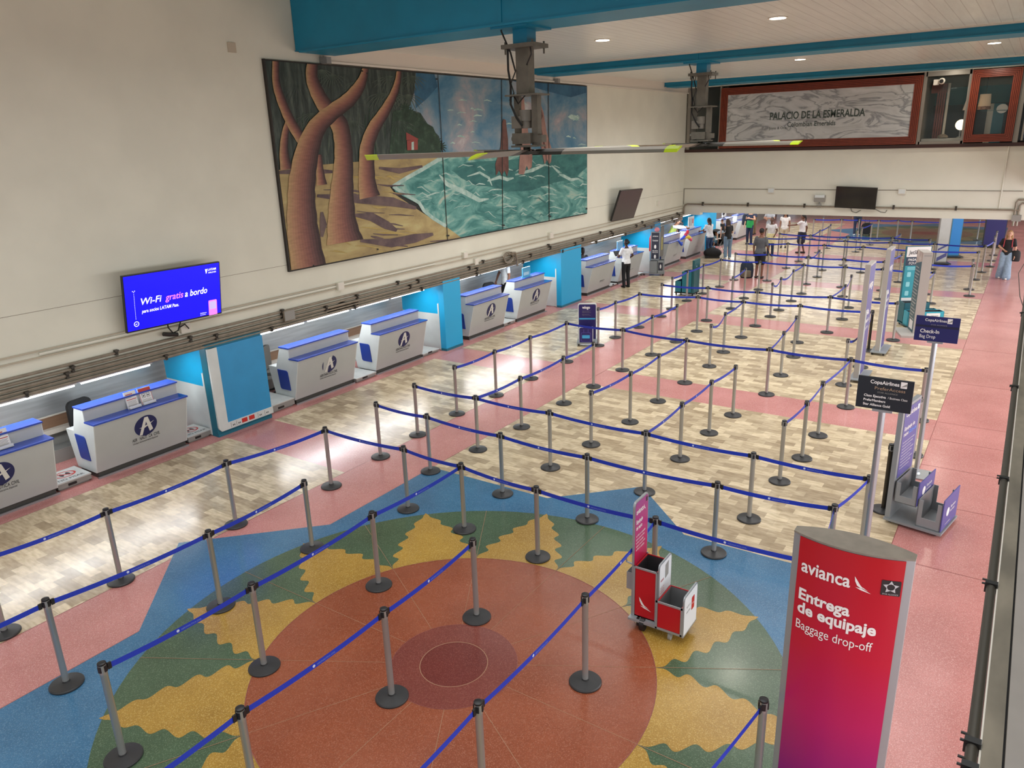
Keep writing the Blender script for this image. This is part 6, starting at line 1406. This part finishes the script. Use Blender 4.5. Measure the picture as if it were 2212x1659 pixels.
# 6.. group at the far counters
w6 = person('person in a navy and green dress with a backpack facing the camera', -10.85, 36.0, R(170), 1.66, 'd0a287', 'c9a468', '1f2f4c', '1f2a4a', dict(elL=(-.28,.10,1.2), wrL=(-.12,.26,1.25), elR=(.24,.0,1.12), wrR=(.22,.12,.9)), sleeve=.15, hairstyle='long')
f = MB(); f.lathe([(.175, .80), (.18, .95), (.165, 1.08), (.16, 1.14)], (0,.005,0), 20, 0, 1, .76); f.build('green_tunic', cloth('1f9a50'), w6)
bag('backpack', 'dark navy backpack carried by the person in the green dress', -11.12, 36.12, R(170), ('1e2a3d', '2a3850'), .30, .24, .5, z=.88)
person('person in a pale grey T-shirt with raised forearm behind the green dress', -10.05, 36.4, R(160), 1.72, 'a97c66', '201a17', 'a9adb4', 'b9b3a4', dict(elL=(-.26,.08,1.18), wrL=(-.02,.24,1.2), elR=(.26,.08,1.18), wrR=(.02,.26,1.15)), sleeve=.6)
w8 = person('person in a white T-shirt with a yellow wrap at the waist', -8.95, 32.75, R(178), 1.58, '5a3a2b', '17120f', 'd4d2d2', '26364f', dict(elL=(-.26,.02,1.15), wrL=(-.22,.16,.98), elR=(.26,.02,1.15), wrR=(.22,.16,.98)), sleeve=.5, hairstyle='short', stout=1.05)
f = MB(); f.lathe([(.24, .60), (.225, .78), (.19, .96), (.175, 1.02)], (0,.005,0), 22, 0, 1, .8); f.build('yellow_wrap', cloth('ddd3a0'), w8)
person('person in a white top and beige trousers behind the yellow wrap', -9.1, 35.4, R(185), 1.62, '8f6750', '1f1713', 'dcdad6', 'b9ab92', sleeve=.3, hairstyle='long')
person('person in a white shirt and black skirt pointing to the left', -7.98, 33.95, R(80), 1.64, '6b4534', '15110f', 'd6d4d4', '1b1d2b', dict(elL=(-.20,.22,1.26), wrL=(-.16,.50,1.22), elR=(.22,-.10,1.12), wrR=(.24,-.06,.88), kneeL=(-.07,.06,.50), ankL=(-.07,.06,.085), ankR=(.08,-.10,.085)), sleeve=.6, legs='skirt', wide=.85, shoes='17171a', hairstyle='pony')
g = onz(1606, 503)
person('person in khaki trousers standing at the far counter, head cut by the wall', float(g[0])+.7, float(g[1])-.6, R(80), 1.75, '9c7660', '241a15', '26314a', '6e5a40', dict(wrL=(-.2,.3,1.05), elL=(-.24,.1,1.12)), sleeve=.5)
person('person in dark jeans and white shoes standing beside a black suitcase', -7.05, 41.0, R(20), 1.72, '9c7660', '1b1512', '2a2d33', '26304a', shoes='d9d9d9')
r = thing('suitcase', 'rounded black suitcase standing beside the person in dark jeans', 'suitcase', (-6.62, 41.1, 0), R(10))
f = MB(); f.prism([(a, -.13, b_) for a, b_ in rrect(.5, .56, .22, 6, 0, .34)], (0, .26, 0)); f.build('shell', mat('suitcase_black', '#121214', .35), r)
f = MB(); f.tube([(-.1,0,.6), (-.1,0,.78), (.1,0,.78), (.1,0,.6)], .012); f.build('handle', M_DARK, r)
for sx in (-.15, .15): f = MB(); f.sphere((sx,0,.035), .035); f.build('wheel', M_DARK, r)
# clerks
g = onx(1092, 600, -12.85)
person('person in white shirt behind the counter by the third pillar, head hidden', -12.85, float(g[1]), R(150), 1.74, '7a513e', '15110f', 'e2e4e6', '17181f', dict(elR=(.22,.12,1.14), wrR=(.14,.24,.96)), sleeve=.55)
tb = person('person in a white shirt and black trousers holding a tablet at the counter', -11.36, 23.78, R(62), 1.64, '4a3024', '100d0c', 'e4e6e8', '14151c', dict(elL=(-.22,.16,1.10), wrL=(-.14,.36,1.16), elR=(.24,-.06,1.14), wrR=(.20,.10,1.02)), sleeve=.6, hairstyle='bun', shoes='141416')
r = thing('tablet', 'black tablet held by the person at the counter', 'tablet', (-11.72, 23.82, 1.16), R(62))
f = MB(); f.prism([(a, 0, b_) for a, b_ in rrect(.26, .2, .02, 3)], (0, .014, 0)); f.xf(Matrix.Rotation(R(-40), 4, 'X')); f.build('tablet_body', M_DARK, r)
g = onx(1453, 500, -12.6)
hv = person('person in a white shirt and lime safety vest bending over the ribboned counter', -12.74, float(g[1]), R(-75), 1.66, '8a604a', '1a1411', 'e0e3e4', '23252b', dict(elR=(.28,.50,1.30), wrR=(.24,.74,1.29), elL=(-.26,.40,1.30), wrL=(-.2,.62,1.29)), lean=28, sleeve=1.9)
f = MB(); f.lathe([(.175, .98), (.17, 1.1), (.185, 1.3), (.17, 1.38)], (0,.01,0), 20, 0, 1, .72); f.xf(Matrix.Translation((0,0,.93)) @ Matrix.Rotation(R(-28), 4, 'X') @ Matrix.Translation((0,0,-.93))); f.build('safety_vest', cloth('bfd66a'), hv)
g = onx(1468, 496, -12.7)
person('dark-haired person in black and white standing behind the counter beside the safety vest', -12.75, float(g[1])+.15, R(-100), 1.62, 'a9785f', '15100e', '2b2b31', '1c1d22', sleeve=.9)
g = onx(1268, 550, -12.8)
person('person in dark clothes sitting behind the counter left of the woman with tablet', -12.98, float(g[1]), R(-120), 1.66, '35231b', '0f0d0c', '1d2430', '14151a', dict(hipL=(-.1,0,.92), hipR=(.1,0,.92), kneeL=(-.12,.42,.92), kneeR=(.12,.42,.92), ankL=(-.12,.44,.5), ankR=(.12,.44,.5), elL=(-.24,.12,1.14), wrL=(-.14,.3,1.06)), sleeve=1.5, z=-.36)
